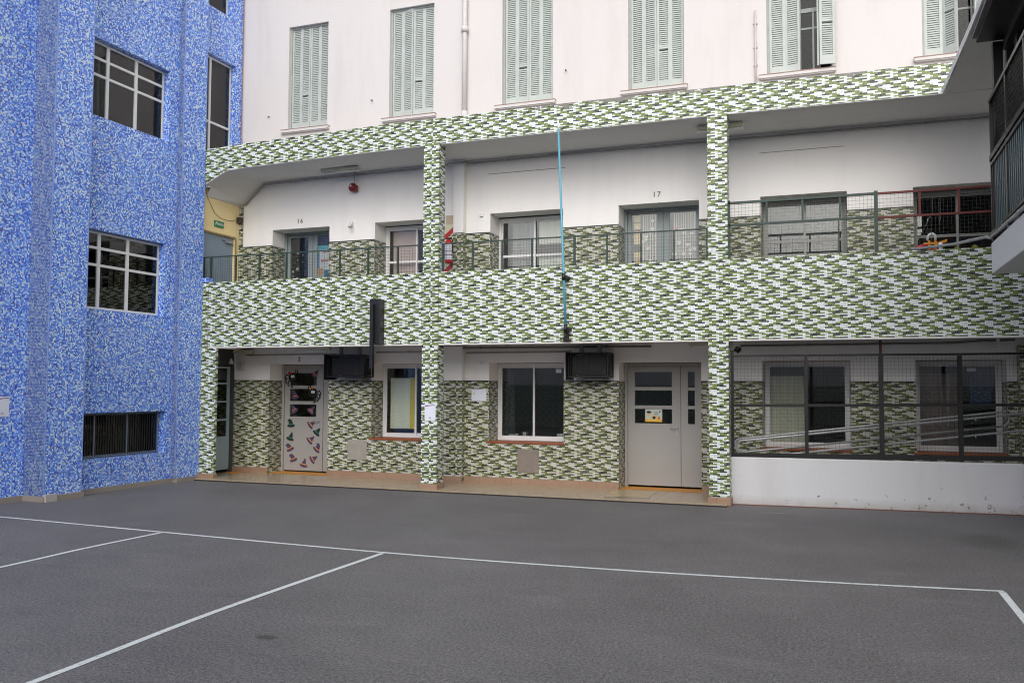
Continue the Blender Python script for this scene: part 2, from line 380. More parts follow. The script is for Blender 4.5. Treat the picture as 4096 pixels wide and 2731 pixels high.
FX = lambda x: (lambda u, v, d: (x-d, u, v))          # facing right (+X), depth goes left
def text_mesh(name, body, size, fn, mats, parent, depth=.004, space=1.0):
    cu = bpy.data.curves.new('lettering', 'FONT'); cu.body = body; cu.size = size; cu.extrude = depth; cu.align_x = 'CENTER'; cu.align_y = 'CENTER'
    cu.offset = size*.02; cu.space_character = space
    tmp = bpy.data.objects.new('lettering', cu); COL.objects.link(tmp)
    me = bpy.data.meshes.new_from_object(tmp.evaluated_get(bpy.context.evaluated_depsgraph_get()))
    bpy.data.objects.remove(tmp); bpy.data.curves.remove(cu)
    for v in me.vertices: v.co = fn(v.co.x, v.co.y, -v.co.z)
    me.materials.clear(); me.materials.append(mats); me.name = name
    o = bpy.data.objects.new(name, me); COL.objects.link(o)
    if parent is not None: attach(o, parent)
    return o

YF, YB, YG = 13.6, 14.8, 15.25            # parapet face, gallery back wall, window plane
ZP = .04                                   # gallery floor

# ------------------------------------------------------------------ ground and court lines
g = MB(); n = 24
g.face([(-40, -40, 0), (40, -40, 0), (40, 40, 0), (-40, 40, 0)])
tag(g.build('ground', GRND), 'dark grey speckled playground surface of the courtyard', kind='structure')
def smooth(pts, k=6):
    out = []
    for i in range(len(pts)-1):
        p0, p1, p2, p3 = pts[max(i-1, 0)], pts[i], pts[i+1], pts[min(i+2, len(pts)-1)]
        for j in range(k):
            t = j/k
            out.append(tuple(.5*((2*b)+(-a+c)*t+(2*a-5*b+4*c-d)*t*t+(-a+3*b-3*c+d)*t**3) for a, b, c, d in zip(p0, p1, p2, p3)))
    return out+[pts[-1]]
def strip(m, pts, w, z):
    L, Rr = [], []
    for i, p in enumerate(pts):
        a = Vector(pts[max(i-1, 0)]); b = Vector(pts[min(i+1, len(pts)-1)]); t = (b-a).normalized(); nrm = Vector((-t.y, t.x))*w/2
        L.append((p[0]+nrm.x, p[1]+nrm.y, z)); Rr.append((p[0]-nrm.x, p[1]-nrm.y, z))
    for i in range(len(pts)-1): m.face([Rr[i], Rr[i+1], L[i+1], L[i]])
m = MB(); strip(m, smooth([(-13, 8.85), (-10.5, 8.74), (-7.62, 8.56), (-4.56, 8.39), (-2.13, 8.43), (-.15, 8.61), (1.29, 8.80)]), .056, .004)
tag(m.build('court_line', LINE), 'long white boundary line painted across the grey court, parallel to the tiled gallery', kind='structure')
m = MB(); strip(m, smooth([(-7.64, 8.52), (-7.66, 7.4), (-7.61, 6.3), (-7.6, 3)]), .06, .004)
tag(m.build('court_line', LINE), 'short white line running toward the left edge of the photo', kind='structure')
m = MB(); strip(m, smooth([(-4.56, 8.35), (-4.59, 5.8), (-4.5, 4.0), (-4.48, 2)]), .06, .004)
tag(m.build('court_line', LINE), 'long diagonal white line reaching the bottom left corner', kind='structure')
m = MB(); strip(m, smooth([(1.27, 8.76), (1.275, 7.85), (1.3, 4)]), .06, .004)
tag(m.build('court_line', LINE), 'white side line turning off at the right end of the boundary line', kind='structure')
# gallery floor
m = MB(); m.box(-11.6, -1.62, 13.45, 15.3, 0, ZP)
m.box(-11.6, -1.62, 13.425, 13.449, 0, .018, 1)
tag(m.build('gallery_floor', [TERR, flat('dark_joint', (40, 36, 34), .8)]), 'polished beige terrazzo floor strip under the gallery', kind='structure')
m = MB()
m.face([(-3.55, 13.66, ZP+.004), (-2.86, 13.78, ZP+.004), (-2.9, 14.7, ZP+.004), (-3.62, 14.6, ZP+.004)])
tag(m.build('pale_floor_patch', flat('pale_floor_tile', (172, 154, 122), .25, .3, 9)), 'pale yellow square patch on the beige gallery floor before the wide door', kind='structure')

# ------------------------------------------------------------------ the green tiled school building
B = thing('school_building', 'long school wing with two green mosaic galleries under a pale pink wall', 'building', (-4.5, 14.2, 0))
LOW_HOLES = [(-10.66, -9.30, ZP, 2.19), (-8.35, -6.95, .755, 2.19), (-5.96, -4.555, .755, 2.195), (-3.575, -2.185, ZP, 2.19), (-1.21, .12, .78, 2.2), (1.045, 2.275, .78, 2.2)]
UP_HOLES = [(-10.65, -9.335, 2.75, 4.87), (-8.33, -6.95, 3.55, 4.88), (-5.955, -4.575, 3.55, 4.90), (-3.575, -2.205, 2.75, 4.89), (-1.215, .105, 3.55, 4.87), (1.06, 2.38, 3.55, 4.86)]
SHX = [(-10.34, -9.43, 8.96), (-8.06, -7.12, 8.99), (-5.74, -4.77, 9.0), (-3.40, -2.44, 9.0), (-1.09, -.09, 9.0), (1.23, 2.22, 9.0)]
ZS = 6.865
# plaster back walls and mosaic dados
MB().wall(FY(YB), -11.5, 3.4, 1.866, 2.60, LOW_HOLES, .44).build('plaster_wall', PLAS, B)
MB().wall(FY(YB), -11.36, 3.4, 4.556, 6.2, UP_HOLES, .44).build('plaster_wall', PLAS, B)
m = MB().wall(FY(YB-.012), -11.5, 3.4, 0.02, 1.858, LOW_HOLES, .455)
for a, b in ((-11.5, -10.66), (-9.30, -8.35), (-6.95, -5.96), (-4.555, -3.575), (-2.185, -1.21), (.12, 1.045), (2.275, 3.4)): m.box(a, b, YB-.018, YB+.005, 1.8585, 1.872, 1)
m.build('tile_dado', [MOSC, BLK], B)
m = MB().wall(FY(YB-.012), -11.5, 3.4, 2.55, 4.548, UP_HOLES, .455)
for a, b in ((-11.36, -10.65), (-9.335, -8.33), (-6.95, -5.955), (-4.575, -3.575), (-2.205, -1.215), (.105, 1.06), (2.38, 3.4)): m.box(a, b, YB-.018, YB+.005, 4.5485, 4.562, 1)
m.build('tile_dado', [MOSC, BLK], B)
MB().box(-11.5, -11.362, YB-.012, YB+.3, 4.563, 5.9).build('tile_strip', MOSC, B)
# wall pilaster between the first pillar and the second classroom window
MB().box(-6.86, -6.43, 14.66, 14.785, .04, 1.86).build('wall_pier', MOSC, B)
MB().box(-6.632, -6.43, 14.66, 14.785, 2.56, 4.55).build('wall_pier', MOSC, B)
MB().box(-6.86, -6.43, 14.665, 14.795, 1.872, 2.49).build('wall_pier', PLAS, B)
MB().box(-6.632, -6.43, 14.665, 14.795, 4.562, 5.9).build('wall_pier', PLAS, B)
# skirting
for a, b in ((-11.5, -10.66), (-9.30, -6.862), (-6.43, -3.575), (-2.185, -1.6)): MB().box(a, b, YB-.03, YB-.013, ZP, .15).build('skirting', SKIR, B)
MB().box(-6.875, -6.42, 14.645, 14.66, ZP, .15).build('skirting', SKIR, B)
# parapet, fascia band, ceilings, slabs
MB().box(-11.2, 2.75, YF, YF+.25, 2.485, 3.705).build('parapet', MOS, B)
MB().box(-11.2, 2.75, YF+.004, YF+.25, 2.462, 2.4845).box(-11.36, 2.75, YF+.25, YB-.014, 2.505, 2.7).build('gallery_ceiling', SOFF, B)
fn = lambda u, v, d: (u, YF+d, v)
MB().prism([(-11.355, 5.585), (-10.85, 5.818), (-10.4, 5.845), (-8.5, 5.885), (-6.5, 5.912), (-1.6, 5.93), (2.75, 5.90), (2.75, 6.34), (0, 6.352), (-4, 6.375), (-7.5, 6.355), (-10.5, 6.29), (-11.355, 6.262)], fn, 0, .2).build('fascia_band', MOSW, B)
m = MB()
fr = [(-11.46, 5.40), (-11.355, 5.582), (-10.85, 5.812), (-10.4, 5.84), (-8.5, 5.878), (-6.5, 5.905), (-1.6, 5.923), (2.75, 5.893)]
bk = [(-11.46, 5.39), (-11.33, 5.45), (-10.82, 5.835), (-10.4, 5.85), (-8.5, 5.875), (-6.5, 5.90), (-1.6, 5.905), (2.75, 5.88)]
for q in range(len(fr)-1):
    a, b, c, d = fr[q], fr[q+1], bk[q+1], bk[q]
    m.face([(a[0], YF+.19, a[1]), (b[0], YF+.19, b[1]), (c[0], YB-.005, c[1]), (d[0], YB-.005, d[1])])
m.box(-11.46, 2.75, YF+.21, YB-.01, 5.99, 6.2)
sb = [(-11.355, 5.575), (-10.85, 5.810), (-10.4, 5.837), (-8.5, 5.877), (-6.5, 5.904), (-1.6, 5.922), (2.75, 5.892)]
m.prism(sb+[(a, b+.006) for a, b in reversed(sb)], fn, .003, .2)
m.build('gallery_ceiling', SOFF, B)
MB().box(-11.36, 2.9, YF+.2, YB, 6.2, 6.27).build('roof_slab', CONC, B)
# pillars
m = MB().box(-6.705, -6.41, 13.57, 13.83, .124, 5.95); p1 = m.build('pillar', MOS, B, .006)
MB().box(-6.725, -6.39, 13.545, 13.85, 0, .123).build('plinth', SKIR, p1, .008)
m = MB().box(-1.895, -1.595, 13.57, 13.83, .124, 5.96); p2 = m.build('pillar', MOS, B, .006)
MB().box(-1.915, -1.575, 13.545, 13.85, 0, .123).build('plinth', SKIR, p2, .008)
m = MB().box(-11.36, -11.201, 13.585, 13.70, .124, 3.69).box(-11.2, -10.985, 13.575, 13.64, .124, 2.46); p3 = m.build('pillar', MOS, B)
MB().box(-11.375, -10.965, 13.55, 13.66, 0, .123).build('plinth', SKIR, p3, .008)
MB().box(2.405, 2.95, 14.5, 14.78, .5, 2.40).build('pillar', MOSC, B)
# pale pink upper wall
MB().wall(FY(YB), -11.46, 5.2, 6.2, 11.5, [(a, b, ZS, c) for a, b, c in SHX], .3).build('upper_wall', PINK, B)
# cream end wall of the gallery
def fxw(x): return lambda u, v, d: (x-d, u, v)
MB().wall(fxw(-11.46), 13.5, 14.79, 2.5, 5.6, [(13.73, 14.66, 2.75, 4.72)], .12).build('end_wall', YELL, B)
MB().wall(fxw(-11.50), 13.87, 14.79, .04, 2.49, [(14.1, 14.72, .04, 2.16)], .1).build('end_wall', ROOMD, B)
# rooms behind the glass
def room(x0, x1, y0, y1, z0, z1, mat):
    mm = MB()
    mm.face([(x0, y1, z0), (x1, y1, z0), (x1, y1, z1), (x0, y1, z1)]); mm.face([(x0, y0, z0), (x1, y0, z0), (x1, y1, z0), (x0, y1, z0)])
    mm.face([(x0, y0, z1), (x1, y0, z1), (x1, y1, z1), (x0, y1, z1)]); mm.face([(x0, y0, z0), (x0, y1, z0), (x0, y1, z1), (x0, y0, z1)])
    mm.face([(x1, y0, z0), (x1, y1, z0), (x1, y1, z1), (x1, y0, z1)])
    mm.build('room_shell', mat, B)
room(-11.4, 3.3, 15.245, 18.6, .02, 2.55, ROOM); room(-11.4, 3.3, 15.245, 18.6, 2.7, 6.0, ROOM); room(-11.4, 5.0, 15.11, 17.6, 6.3, 9.6, ROOMD)
MB().box(-10.655, -9.305, 14.81, 15.24, .0405, .046).build('threshold', ORFL, B)
MB().box(-3.57, -2.19, 14.81, 15.24, .0405, .046).build('threshold', ORFL, B)
MB().box(-11.49, -11.2, 14.5, 14.765, .0405, .046).build('threshold', ORFL, B)
# cement patches in the dado
MB().box(-8.85, -8.44, YB-.02, YB-.010, .37, .745).build('cement_patch', flat('grey_patch_paint', (150, 146, 138), .7, .35, 9), B, .003)
MB().box(-5.41, -5.01, YB-.02, YB-.010, .25, .66).build('cement_patch', flat('brown_patch_paint', (128, 118, 110), .7, .35, 9), B, .003)

def sliding_window(x0, x1, z0, z1, mid, y=YG, rail=None, mat=ALU, sill=None, openz=None):
    """aluminium sliding window: outer frame, two sashes, two panes"""
    w = .045; f = MB()
    f.box(x0, x1, y-.03, y+.05, z1-w, z1); f.box(x0, x1, y-.03, y+.05, z0, z0+w)
    f.box(x0, x0+w, y-.03, y+.05, z0+w, z1-w); f.box(x1-w, x1, y-.03, y+.05, z0+w, z1-w)
    s = .035
    for (a, b, yy) in ((x0+w, mid+s*.6, y-.018), (mid-s*.6, x1-w, y+.012)):
        f.box(a, b, yy, yy+.022, z1-w-s, z1-w-.001); f.box(a, b, yy, yy+.022, z0+w+.001, z0+w+s)
        f.box(a+.001, a+s, yy, yy+.022, z0+w+s, z1-w-s); f.box(b-s, b-.001, yy, yy+.022, z0+w+s, z1-w-s)
        if rail: f.box(a+s, b-s, yy, yy+.022, rail-.022, rail+.022)
    wo_ = f.build('window', mat, B)
    MB().box(x0+w+s, mid-s*.4, y-.009, y-.005, z0+w+s, z1-w-s).build('pane', GLASS, wo_)
    MB().box(mid+s*.4, x1-w-s, y+.021, y+.025, z0+w+s, z1-w-s).build('pane', GLASS, wo_)
    if sill: MB().box(x0-.05, x1+.02, YB-.035, y-.031, z0-.034, z0-.001).build('sill', sill, wo_, .004)
    return wo_
def curtain(w, x0, x1, z0, z1, mat, y=YG+.09, amp=.015, wave=.16):
    mm = MB(); n = max(4, int((x1-x0)/.02)); ph = random.random()*6
    for i in range(n):
        a, b = x0+(x1-x0)*i/n, x0+(x1-x0)*(i+1)/n
        ya, yb = (y+amp*math.sin(q/wave*2*math.pi+ph)+amp*.4*math.sin(q/wave*5.1) for q in (a, b))
        mm.face([(a, ya, z0), (b, yb, z0), (b, yb, z1), (a, ya, z1)], sm=True)
    return mm.build('curtain', mat, w)
CUR1 = cloth('cream_blind', (238, 238, 218), 6, .08); CUR2 = cloth('pinkish_curtain', (178, 140, 132), 20); CUR3 = cloth('grey_curtain', (150, 150, 152), 20, .1)
CUR4 = cloth('pale_blind', (216, 216, 208), 6, .05); CUR5 = cloth('greenish_curtain', (208, 206, 190), 20, .12); CURP = cloth('dusty_pink_curtain', (150, 132, 132), 20, .12)
# lower windows
w1 = sliding_window(-8.345, -6.96, .79, 2.185, -7.65, sill=TERC); curtain(w1, -8.24, -7.72, .95, 1.92, CUR1, amp=.002)
MB().box(-7.80, -7.665, YG+.055, YG+.06, .95, 1.93).build('yellow_card', YEL, w1)
w2 = sliding_window(-5.955, -4.56, .79, 2.185, -5.262, sill=TERC)
curtain(w2, -5.89, -5.66, .9, 2.12, flat('dark_drape', (52, 54, 54), .9, .2), amp=.02)
for x0, x1, z1, c in ((-5.80, -5.62, .90, 'pale_box'), (-5.52, -5.46, .93, 'pale_box'), (-4.86, -4.72, .92, 'pale_box'), (-4.68, -4.62, .93, 'lime_box')): MB().box(x0, x1, YG+.12, YG+.22, .82, z1).build('desk_item', flat(c, (190, 190, 186) if c == 'pale_box' else (190, 200, 60), .6), w2, .004)
w3 = sliding_window(-1.205, .115, .80, 2.19, -.56, sill=TERC); curtain(w3, -1.13, -.58, .86, 1.96, CUR5)
w4 = sliding_window(1.05, 2.27, .80, 2.19, 1.70, sill=TERC); curtain(w4, 1.1, 1.67, .86, 2.0, CURP)
MB().box(1.85, 2.15, YG+.10, YG+.11, 1.5, 2.1).build('blue_poster', flat('blue_card', (52, 70, 120), .6), w4)
# upper windows
u1 = sliding_window(-8.325, -6.96, 3.56, 4.86, -7.66, rail=4.165); curtain(u1, -8.22, -7.66, 3.6, 4.78, cloth('pale_pink_blind', (226, 200, 192), 6, .05), amp=.004)
u2 = sliding_window(-5.95, -4.58, 3.56, 4.875, -5.255, rail=4.17); curtain(u2, -5.72, -5.3, 3.6, 4.8, CUR3); curtain(u2, -5.2, -4.6, 4.38, 4.82, CUR4, amp=.003); curtain(u2, -5.2, -4.6, 3.6, 4.14, CUR4, amp=.003)
u3 = sliding_window(-1.21, .10, 3.56, 4.85, -.55, rail=4.18, mat=flat('grey_frame_paint', (150, 150, 146), .45)); curtain(u3, -1.12, 0, 3.9, 4.8, flat('grey_panel', (56, 59, 64), .6), amp=.002)
u4 = sliding_window(1.065, 2.375, 3.56, 4.84, 1.71, rail=4.15, mat=MATS['grey_frame_paint'])

def panel_door(x0, x1, z0, z1, panes, mat, parts_at=None, y=YG, hx=None, frame_mat=None, frame_w=.05):
    fm = frame_mat or mat
    d = MB().wall(FY(y), x0+frame_w, x1-.02, z0, z1-frame_w, panes, .04).build('door', mat, B)
    MB().box(x0, x0+frame_w-.002, y-.035, y+.05, ZP if z0 < 1 else 2.75, z1).box(x0+frame_w, x1-.02, y-.03, y+.05, z1-frame_w+.003, z1).box(x1-.018, x1, y-.035, y+.05, z0, z1).build('door_frame', fm, d)
    for a, b, c, e in panes:
        MB().box(a, b, y+.016, y+.02, c, e).build('pane', GLASS, d)
    if parts_at:
        mm = MB()
        for q in parts_at: mm.box(q-.004, q+.004, y-.002, y+.001, z0, z1-frame_w)
        mm.build('leaf_joint', BLK, d)
    if hx:
        hxx, hz = hx; k = MB(); k.box(hxx-.022, hxx+.022, y-.012, y-.0005, hz-.13, hz+.03)
        k.tube([(hxx, y-.012, hz), (hxx, y-.055, hz), (hxx-.11, y-.055, hz)], .009, 8)
        k.build('handle', GALV, d)
    return d
d2 = panel_door(-10.655, -9.31, .07, 2.18, [(-10.49, -9.86, 1.77, 2.02), (-10.49, -9.86, 1.455, 1.70), (-10.49, -9.86, 1.145, 1.39)], DOORP, [-9.70], hx=(-9.79, 1.05))
d3 = panel_door(-3.57, -2.19, .075, 2.18, [(-3.40, -2.75, 1.77, 2.03), (-3.40, -2.75, 1.45, 1.71), (-3.40, -2.75, 1.14, 1.39), (-2.48, -2.362, 1.765, 2.03), (-2.48, -2.362, 1.45, 1.71), (-2.48, -2.362, 1.14, 1.395)], DOORP, [-2.60], hx=(-2.665, 1.07))
d16 = panel_door(-10.645, -9.34, 2.76, 4.865, [(-10.53, -10.11, 3.2, 4.77), (-9.9, -9.48, 3.2, 4.79)], GREYD, [-10.0])
d17 = panel_door(-3.57, -2.21, 2.76, 4.885, [(-3.45, -3.0, 3.2, 4.805), (-2.78, -2.32, 3.2, 4.80)], GREYD, [-2.89])
# strings of paper hearts and letter cards behind the glass of door 17
cu = MB(); bd = MB()
def heart(mm, x, z, r, y, mi):
    pts = [(0, -1.15), (.55, -.6), (.95, 0), (1, .45), (.75, .8), (.4, .8), (0, .42), (-.4, .8), (-.75, .8), (-1, .45), (-.95, 0), (-.55, -.6)]
    mm.prism([(x+a*r, z+b*r) for a, b in pts], FY(y), 0, .003, mi)
for x0, x1 in ((-3.27, -3.02), (-2.72, -2.34)):
    cu.box(x0-.01, x1+.01, YG+.075, YG+.08, 3.2, 4.8)
    k = 6 if x1 < -3 else 10
    for i in range(k):
        x = x0+(x1-x0)*(i+.5)/k+random.uniform(-.006, .006); bd.box(x-.0045, x+.0045, YG+.055, YG+.058, 3.25+random.random()*.3, 4.79, 0)
        for q in range(random.choice((1, 2, 2))): heart(bd, x, random.uniform(3.8, 4.75), random.uniform(.026, .038), YG+.045+.002*(i % 3), random.choice((0, 0, 0, 0, 0, 1, 2)) if q else 0)
cu.build('backing_sheet', flat('grey_mauve_sheet', (150, 142, 146), .8, .1), d17)
bd.build('heart_strings', [flat('pale_paper', (226, 222, 218), .8, .05), flat('green_card', (130, 190, 120), .8), flat('rose_card', (196, 110, 130), .8)], d17)
for i, z in enumerate((4.73, 4.60, 4.45, 4.33, 4.08, 3.95)): MB().box(-3.42, -3.30, YG+.05, YG+.054, z-.058, z+.056).build('letter_card', flat('letter_card', (218, 190, 146), .7, .1), d17)
for z in (4.58, 4.31): text_mesh('letter', 'A', .1, (lambda zz: (lambda u, v, d: (-3.36+u, YG+.046+d, zz+v)))(z), CREB, d17, .002)
# dangling beads and a poster in door 16
mm = MB()
for x, z, r in ((-10.39, 4.46, .02), (-10.39, 4.32, .017), (-10.27, 4.42, .016), (-10.27, 4.28, .014), (-10.39, 4.14, .032), (-10.5, 4.09, .022), (-10.5, 3.99, .016), (-10.39, 3.95, .023), (-10.39, 3.83, .014)):
    mm.tube([(x, YG+.05, z-r*1.3), (x, YG+.05, z-r*.7), (x, YG+.05, z+r*.7), (x, YG+.05, z+r*1.3)], [r*.3, r*.8, r*.8, r*.3], 8)
mm.build('hanging_beads', WHT, d16)
pm = MB(); y = YG+.03
pm.box(-9.905, -9.5, y, y+.004, 3.7, 4.59, 0)
pm.box(-9.9, -9.5, y-.003, y-.0005, 4.50, 4.59, 1); pm.box(-9.905, -9.865, y-.003, y-.0005, 4.1, 4.4995, 2); pm.box(-9.905, -9.86, y-.004, y-.0032, 4.44, 4.51, 6)
pm.box(-9.90, -9.76, y-.006, y-.0035, 3.98, 4.13, 3); pm.box(-9.74, -9.64, y-.006, y-.0035, 3.92, 4.09, 4); pm.box(-9.905, -9.63, y-.009, y-.0065, 3.7, 3.95, 5)
pm.build('poster', [WHT, flat('pale_teal_card', (90, 178, 190), .7), flat('blue_strip', (70, 130, 180), .7), flat('tan_card', (214, 170, 120), .7), flat('bright_blue_card', (34, 120, 168), .7), flat('navy_card', (26, 28, 44), .7), flat('lime_card', (150, 190, 110), .7)], d16)
text_mesh('lettering', 'HAMA', .075, lambda u, v, d: (-9.67+u, y-.006+d, 4.46+v), RED, d16, .001)
text_mesh('lettering', 'BARRIAL', .075, lambda u, v, d: (-9.68+u, y-.006+d, 4.28+v), RED, d16, .001)
# doors of the end wall
de = MB().box(-11.52, -11.50, 13.735, 14.655, 2.75, 4.71).build('door', BLUED, B)
MB().box(-11.50, -11.45, 14.40, 14.60, 4.60, 4.64).box(-11.495, -11.47, 14.3, 14.45, 4.645, 4.655).build('door_closer', flat('closer_grey', (150, 154, 160), .4), de)
MB().box(-11.459, -11.445, 13.70, 14.68, 4.722, 4.75).box(-11.459, -11.445, 14.661, 14.70, 2.76, 4.721).build('door_frame', flat('tan_trim', (170, 146, 104), .6), de)
mm = MB().wall(fxw(-11.53), 14.12, 14.70, .10, 2.14, [(14.14, 14.62, 1.82, 2.10), (14.14, 14.62, 1.455, 1.785), (14.14, 14.62, 1.10, 1.425), (14.14, 14.62, .755, 1.065)], .035)
dl = mm.build('door', flat('blue_grey_paint', (150, 168, 174), .45, .15), B)
for a, b in ((1.82, 2.10), (1.455, 1.785), (1.10, 1.425), (.755, 1.065)): MB().box(-11.55, -11.546, 14.14, 14.62, a, b).build('pane', GLASSB, dl)
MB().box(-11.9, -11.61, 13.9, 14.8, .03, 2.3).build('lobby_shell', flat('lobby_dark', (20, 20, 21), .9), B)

# ------------------------------------------------------------------ shutters of the upper floor
LH = 2.10; LW = .225
def leaf_mesh(w, h, open_at=(), name='shutter_leaf'):
    mm = MB(); t = .028; st = .036
    mm.box(0, st, 0, t, 0, h); mm.box(w-st, w, 0, t, 0, h)
    mm.box(st, w-st, .001, t-.001, 0, .15); mm.box(st, w-st, .001, t-.001, h-.06, h)
    z = .165; k = 0
    while z < h-.075:
        a = R(63 if k not in open_at else random.choice((-8, 12, 20, 78))); cy, cz = math.cos(a)*.019, math.sin(a)*.019
        y0, y1 = t/2+cy, t/2-cy
        zj = z+.016
        # slat slopes down toward the court
        mm.hexa([(st, y1, zj-cz), (w-st, y1, zj-cz), (w-st, y1+.004, zj-cz-.003), (st, y1+.004, zj-cz-.003), (st, y0, zj+cz), (w-st, y0, zj+cz), (w-st, y0+.004, zj+cz-.003), (st, y0+.004, zj+cz-.003)])
        z += .0355; k += 1
    o = mm.build(name, SHUT); return o.data, o
leafA, oA = leaf_mesh(LW, LH); leafB, oB = leaf_mesh(LW, LH, (14, 15, 16)); leafC, oC = leaf_mesh(LW, LH, (12, 14))
for o in (oA, oB, oC): bpy.data.objects.remove(o)
def add_leaf(sw, mesh, x, y, z, rot, sx=1.0, mirror=False):
    o = bpy.data.objects.new('shutter_leaf', mesh); COL.objects.link(o)
    o.location = (x, y, z); o.rotation_euler = (0, 0, rot); o.scale = (-sx if mirror else sx, 1, 1)
    attach(o, sw); return o
def shuttered(i, kind):
    x0, x1, z1 = SHX[i]; h = z1-ZS
    f = MB(); y = YB+.06
    f.box(x0, x0+.035, y, y+.16, ZS, z1); f.box(x1-.022, x1, y, y+.16, ZS, z1); f.box(x0+.035, x1-.022, y, y+.16, z1-.035, z1)
    xm = (x0+x1)/2
    yy = y+.13                                       # the casement behind
    f.box(x0+.035, x1-.022, yy, yy+.04, ZS+.01, ZS+.09); f.box(xm-.03, xm+.03, yy, yy+.04, ZS+.09, z1-.036); f.box(x0+.036, xm-.031, yy, yy+.04, 7.9, 7.97); f.box(xm+.031, x1-.023, yy, yy+.04, 7.9, 7.97)
    f.box(x0+.036, xm-.031, yy+.005, yy+.03, 7.62, 7.65); f.box(xm+.031, x1-.023, yy+.005, yy+.03, 7.62, 7.65)
    for q in (xm-.22, xm+.22): f.box(q-.014, q+.014, yy+.004, yy+.031, ZS+.09, 7.899)
    sw = f.build('shuttered_window', SHUTD, B)
    MB().box(x0+.036, x1-.023, yy+.015, yy+.019, ZS+.05, z1-.04).build('pane', GLASSU, sw)
    s = MB(); s.box(x0-.12, x1+.06, YB-.075, YB+.05, 6.805, ZS-.012); s.box(x0-.10, x1+.05, YB-.055, YB-.001, 6.79, 6.8049); s.box(x0-.125, x1+.065, YB-.082, YB+.05, ZS-.0118, ZS-.0005, 1)
    s.build('sill', [PINK, flat('sill_top_wear', (158, 128, 116), .7, .3, 10)], sw)
    wl = (x1-x0-.06)/4; sx = wl/LW; yl = y+.02; zz = ZS+.012; xs = x0+.037
    ms = [leafA, leafC, leafB, leafA] if kind % 2 else [leafA, leafB, leafA, leafA]
    if kind < 4:
        a = (R(3), R(7), R(2), R(6))[kind]
        c = math.cos(a)*wl; d = math.sin(a)*wl
        add_leaf(sw, ms[0], xs, yl, zz, -a*.3, sx)
        add_leaf(sw, ms[1], xs+wl, yl-.3*d, zz, -a, sx)
        add_leaf(sw, ms[2], xs+2*wl+.004, yl-.4*d, zz, a*.4, sx); add_leaf(sw, ms[3], xs+3*wl+.004, yl-.1*d, zz, a*.15, sx)
    elif kind == 4:
        add_leaf(sw, leafA, xs, yl, zz, 0, sx*1.06); add_leaf(sw, leafC, xs+wl*1.06, yl, zz, -R(9), sx)
        add_leaf(sw, leafB, xs+wl*3.35, YB-.16, zz+.02, -R(-8), sx*1.0); add_leaf(sw, leafA, xs+wl*3.3, YB-.12, zz+.02, R(84), sx)
    else:
        add_leaf(sw, leafA, xs, yl, zz, 0, sx*1.1); add_leaf(sw, leafB, xs+wl*1.1, yl, zz, -R(42), sx*1.05)
        add_leaf(sw, leafA, xs+wl*2.95, YB-.10, zz+.03, R(30), sx*.6); add_leaf(sw, leafA, xs+wl*3.3, YB-.04, zz+.03, R(4), sx*.9)
    return sw
for i in range(6): shuttered(i, i)
hk = MB()
for x, z in ((-10.78, 7.18), (-8.42, 7.26), (-4.52, 7.37)):
    hk.tube([(x, YB+.01, z), (x, YB-.05, z), (x, YB-.055, z-.03)], .008, 8)
hk.build('hook', flat('rusty_hook', (96, 76, 66), .7), B)

# ------------------------------------------------------------------ blue mosaic building
Bb = thing('blue_building', 'tall building covered in blue mosaic with recessed window bays on the left of the court', 'building', (-11.5, 11.5, 0))
XA, XP, XW, X2 = -11.70, -11.28, -11.45, -11.335
MB().box(-14, XA, 2, 10.1, .08, 13).build('mosaic_wall', BLUE, Bb)
MB().box(-14, XP, 10.1, 10.80, .08, 13).face([(XA, 10.097, .08), (XP-.001, 10.097, .08), (XP-.001, 10.097, 13), (XA, 10.097, 13)], 1).build('mosaic_pier', [BLUE, BLUESH], Bb)
W1 = (10.83, 12.72, 6.19, 7.49); W2 = (10.83, 12.70, 3.0, 4.31); W3 = (10.83, 12.80, .555, 1.30)
MB().wall(FX(XW), 10.80, 12.97, .08, 13, [W1, W2, W3, (10.83, 12.72, 9.3, 10.6)], .22).build('mosaic_wall', BLUE, Bb)
MB().box(-14, X2, 12.97, 13.58, .08, 13).face([(XW, 12.967, .08), (X2-.001, 12.967, .08), (X2-.001, 12.967, 13), (XW, 12.967, 13)], 1).build('mosaic_pier', [BLUE, BLUESH], Bb)
MB().wall(FX(XW), 13.58, 14.79, 6.2, 13, [(13.60, 14.57, 6.28, 8.22), (13.60, 14.42, 9.16, 11)], .2).build('mosaic_wall', BLUE, Bb)
MB().box(-11.52, -11.358, 13.581, 13.70, 5.54, 6.24).box(-11.52, -11.21, 13.58, 13.76, 3.71, 3.79).build('mosaic_return', BLUE, Bb)
m = MB(); m.box(-14, -11.66, 2, 10.06, 0, .0795); m.box(-14, -11.235, 10.06, 10.82, 0, .0795); m.box(-14, -11.405, 10.82, 12.99, 0, .0795); m.box(-14, -11.30, 12.99, 13.54, 0, .0795)
m.box(-11.27, -11.2, 10.08, 10.28, .0, .105, 1)
m.build('footing', [CONC, flat('pale_block', (176, 172, 168), .8, .3)], Bb)
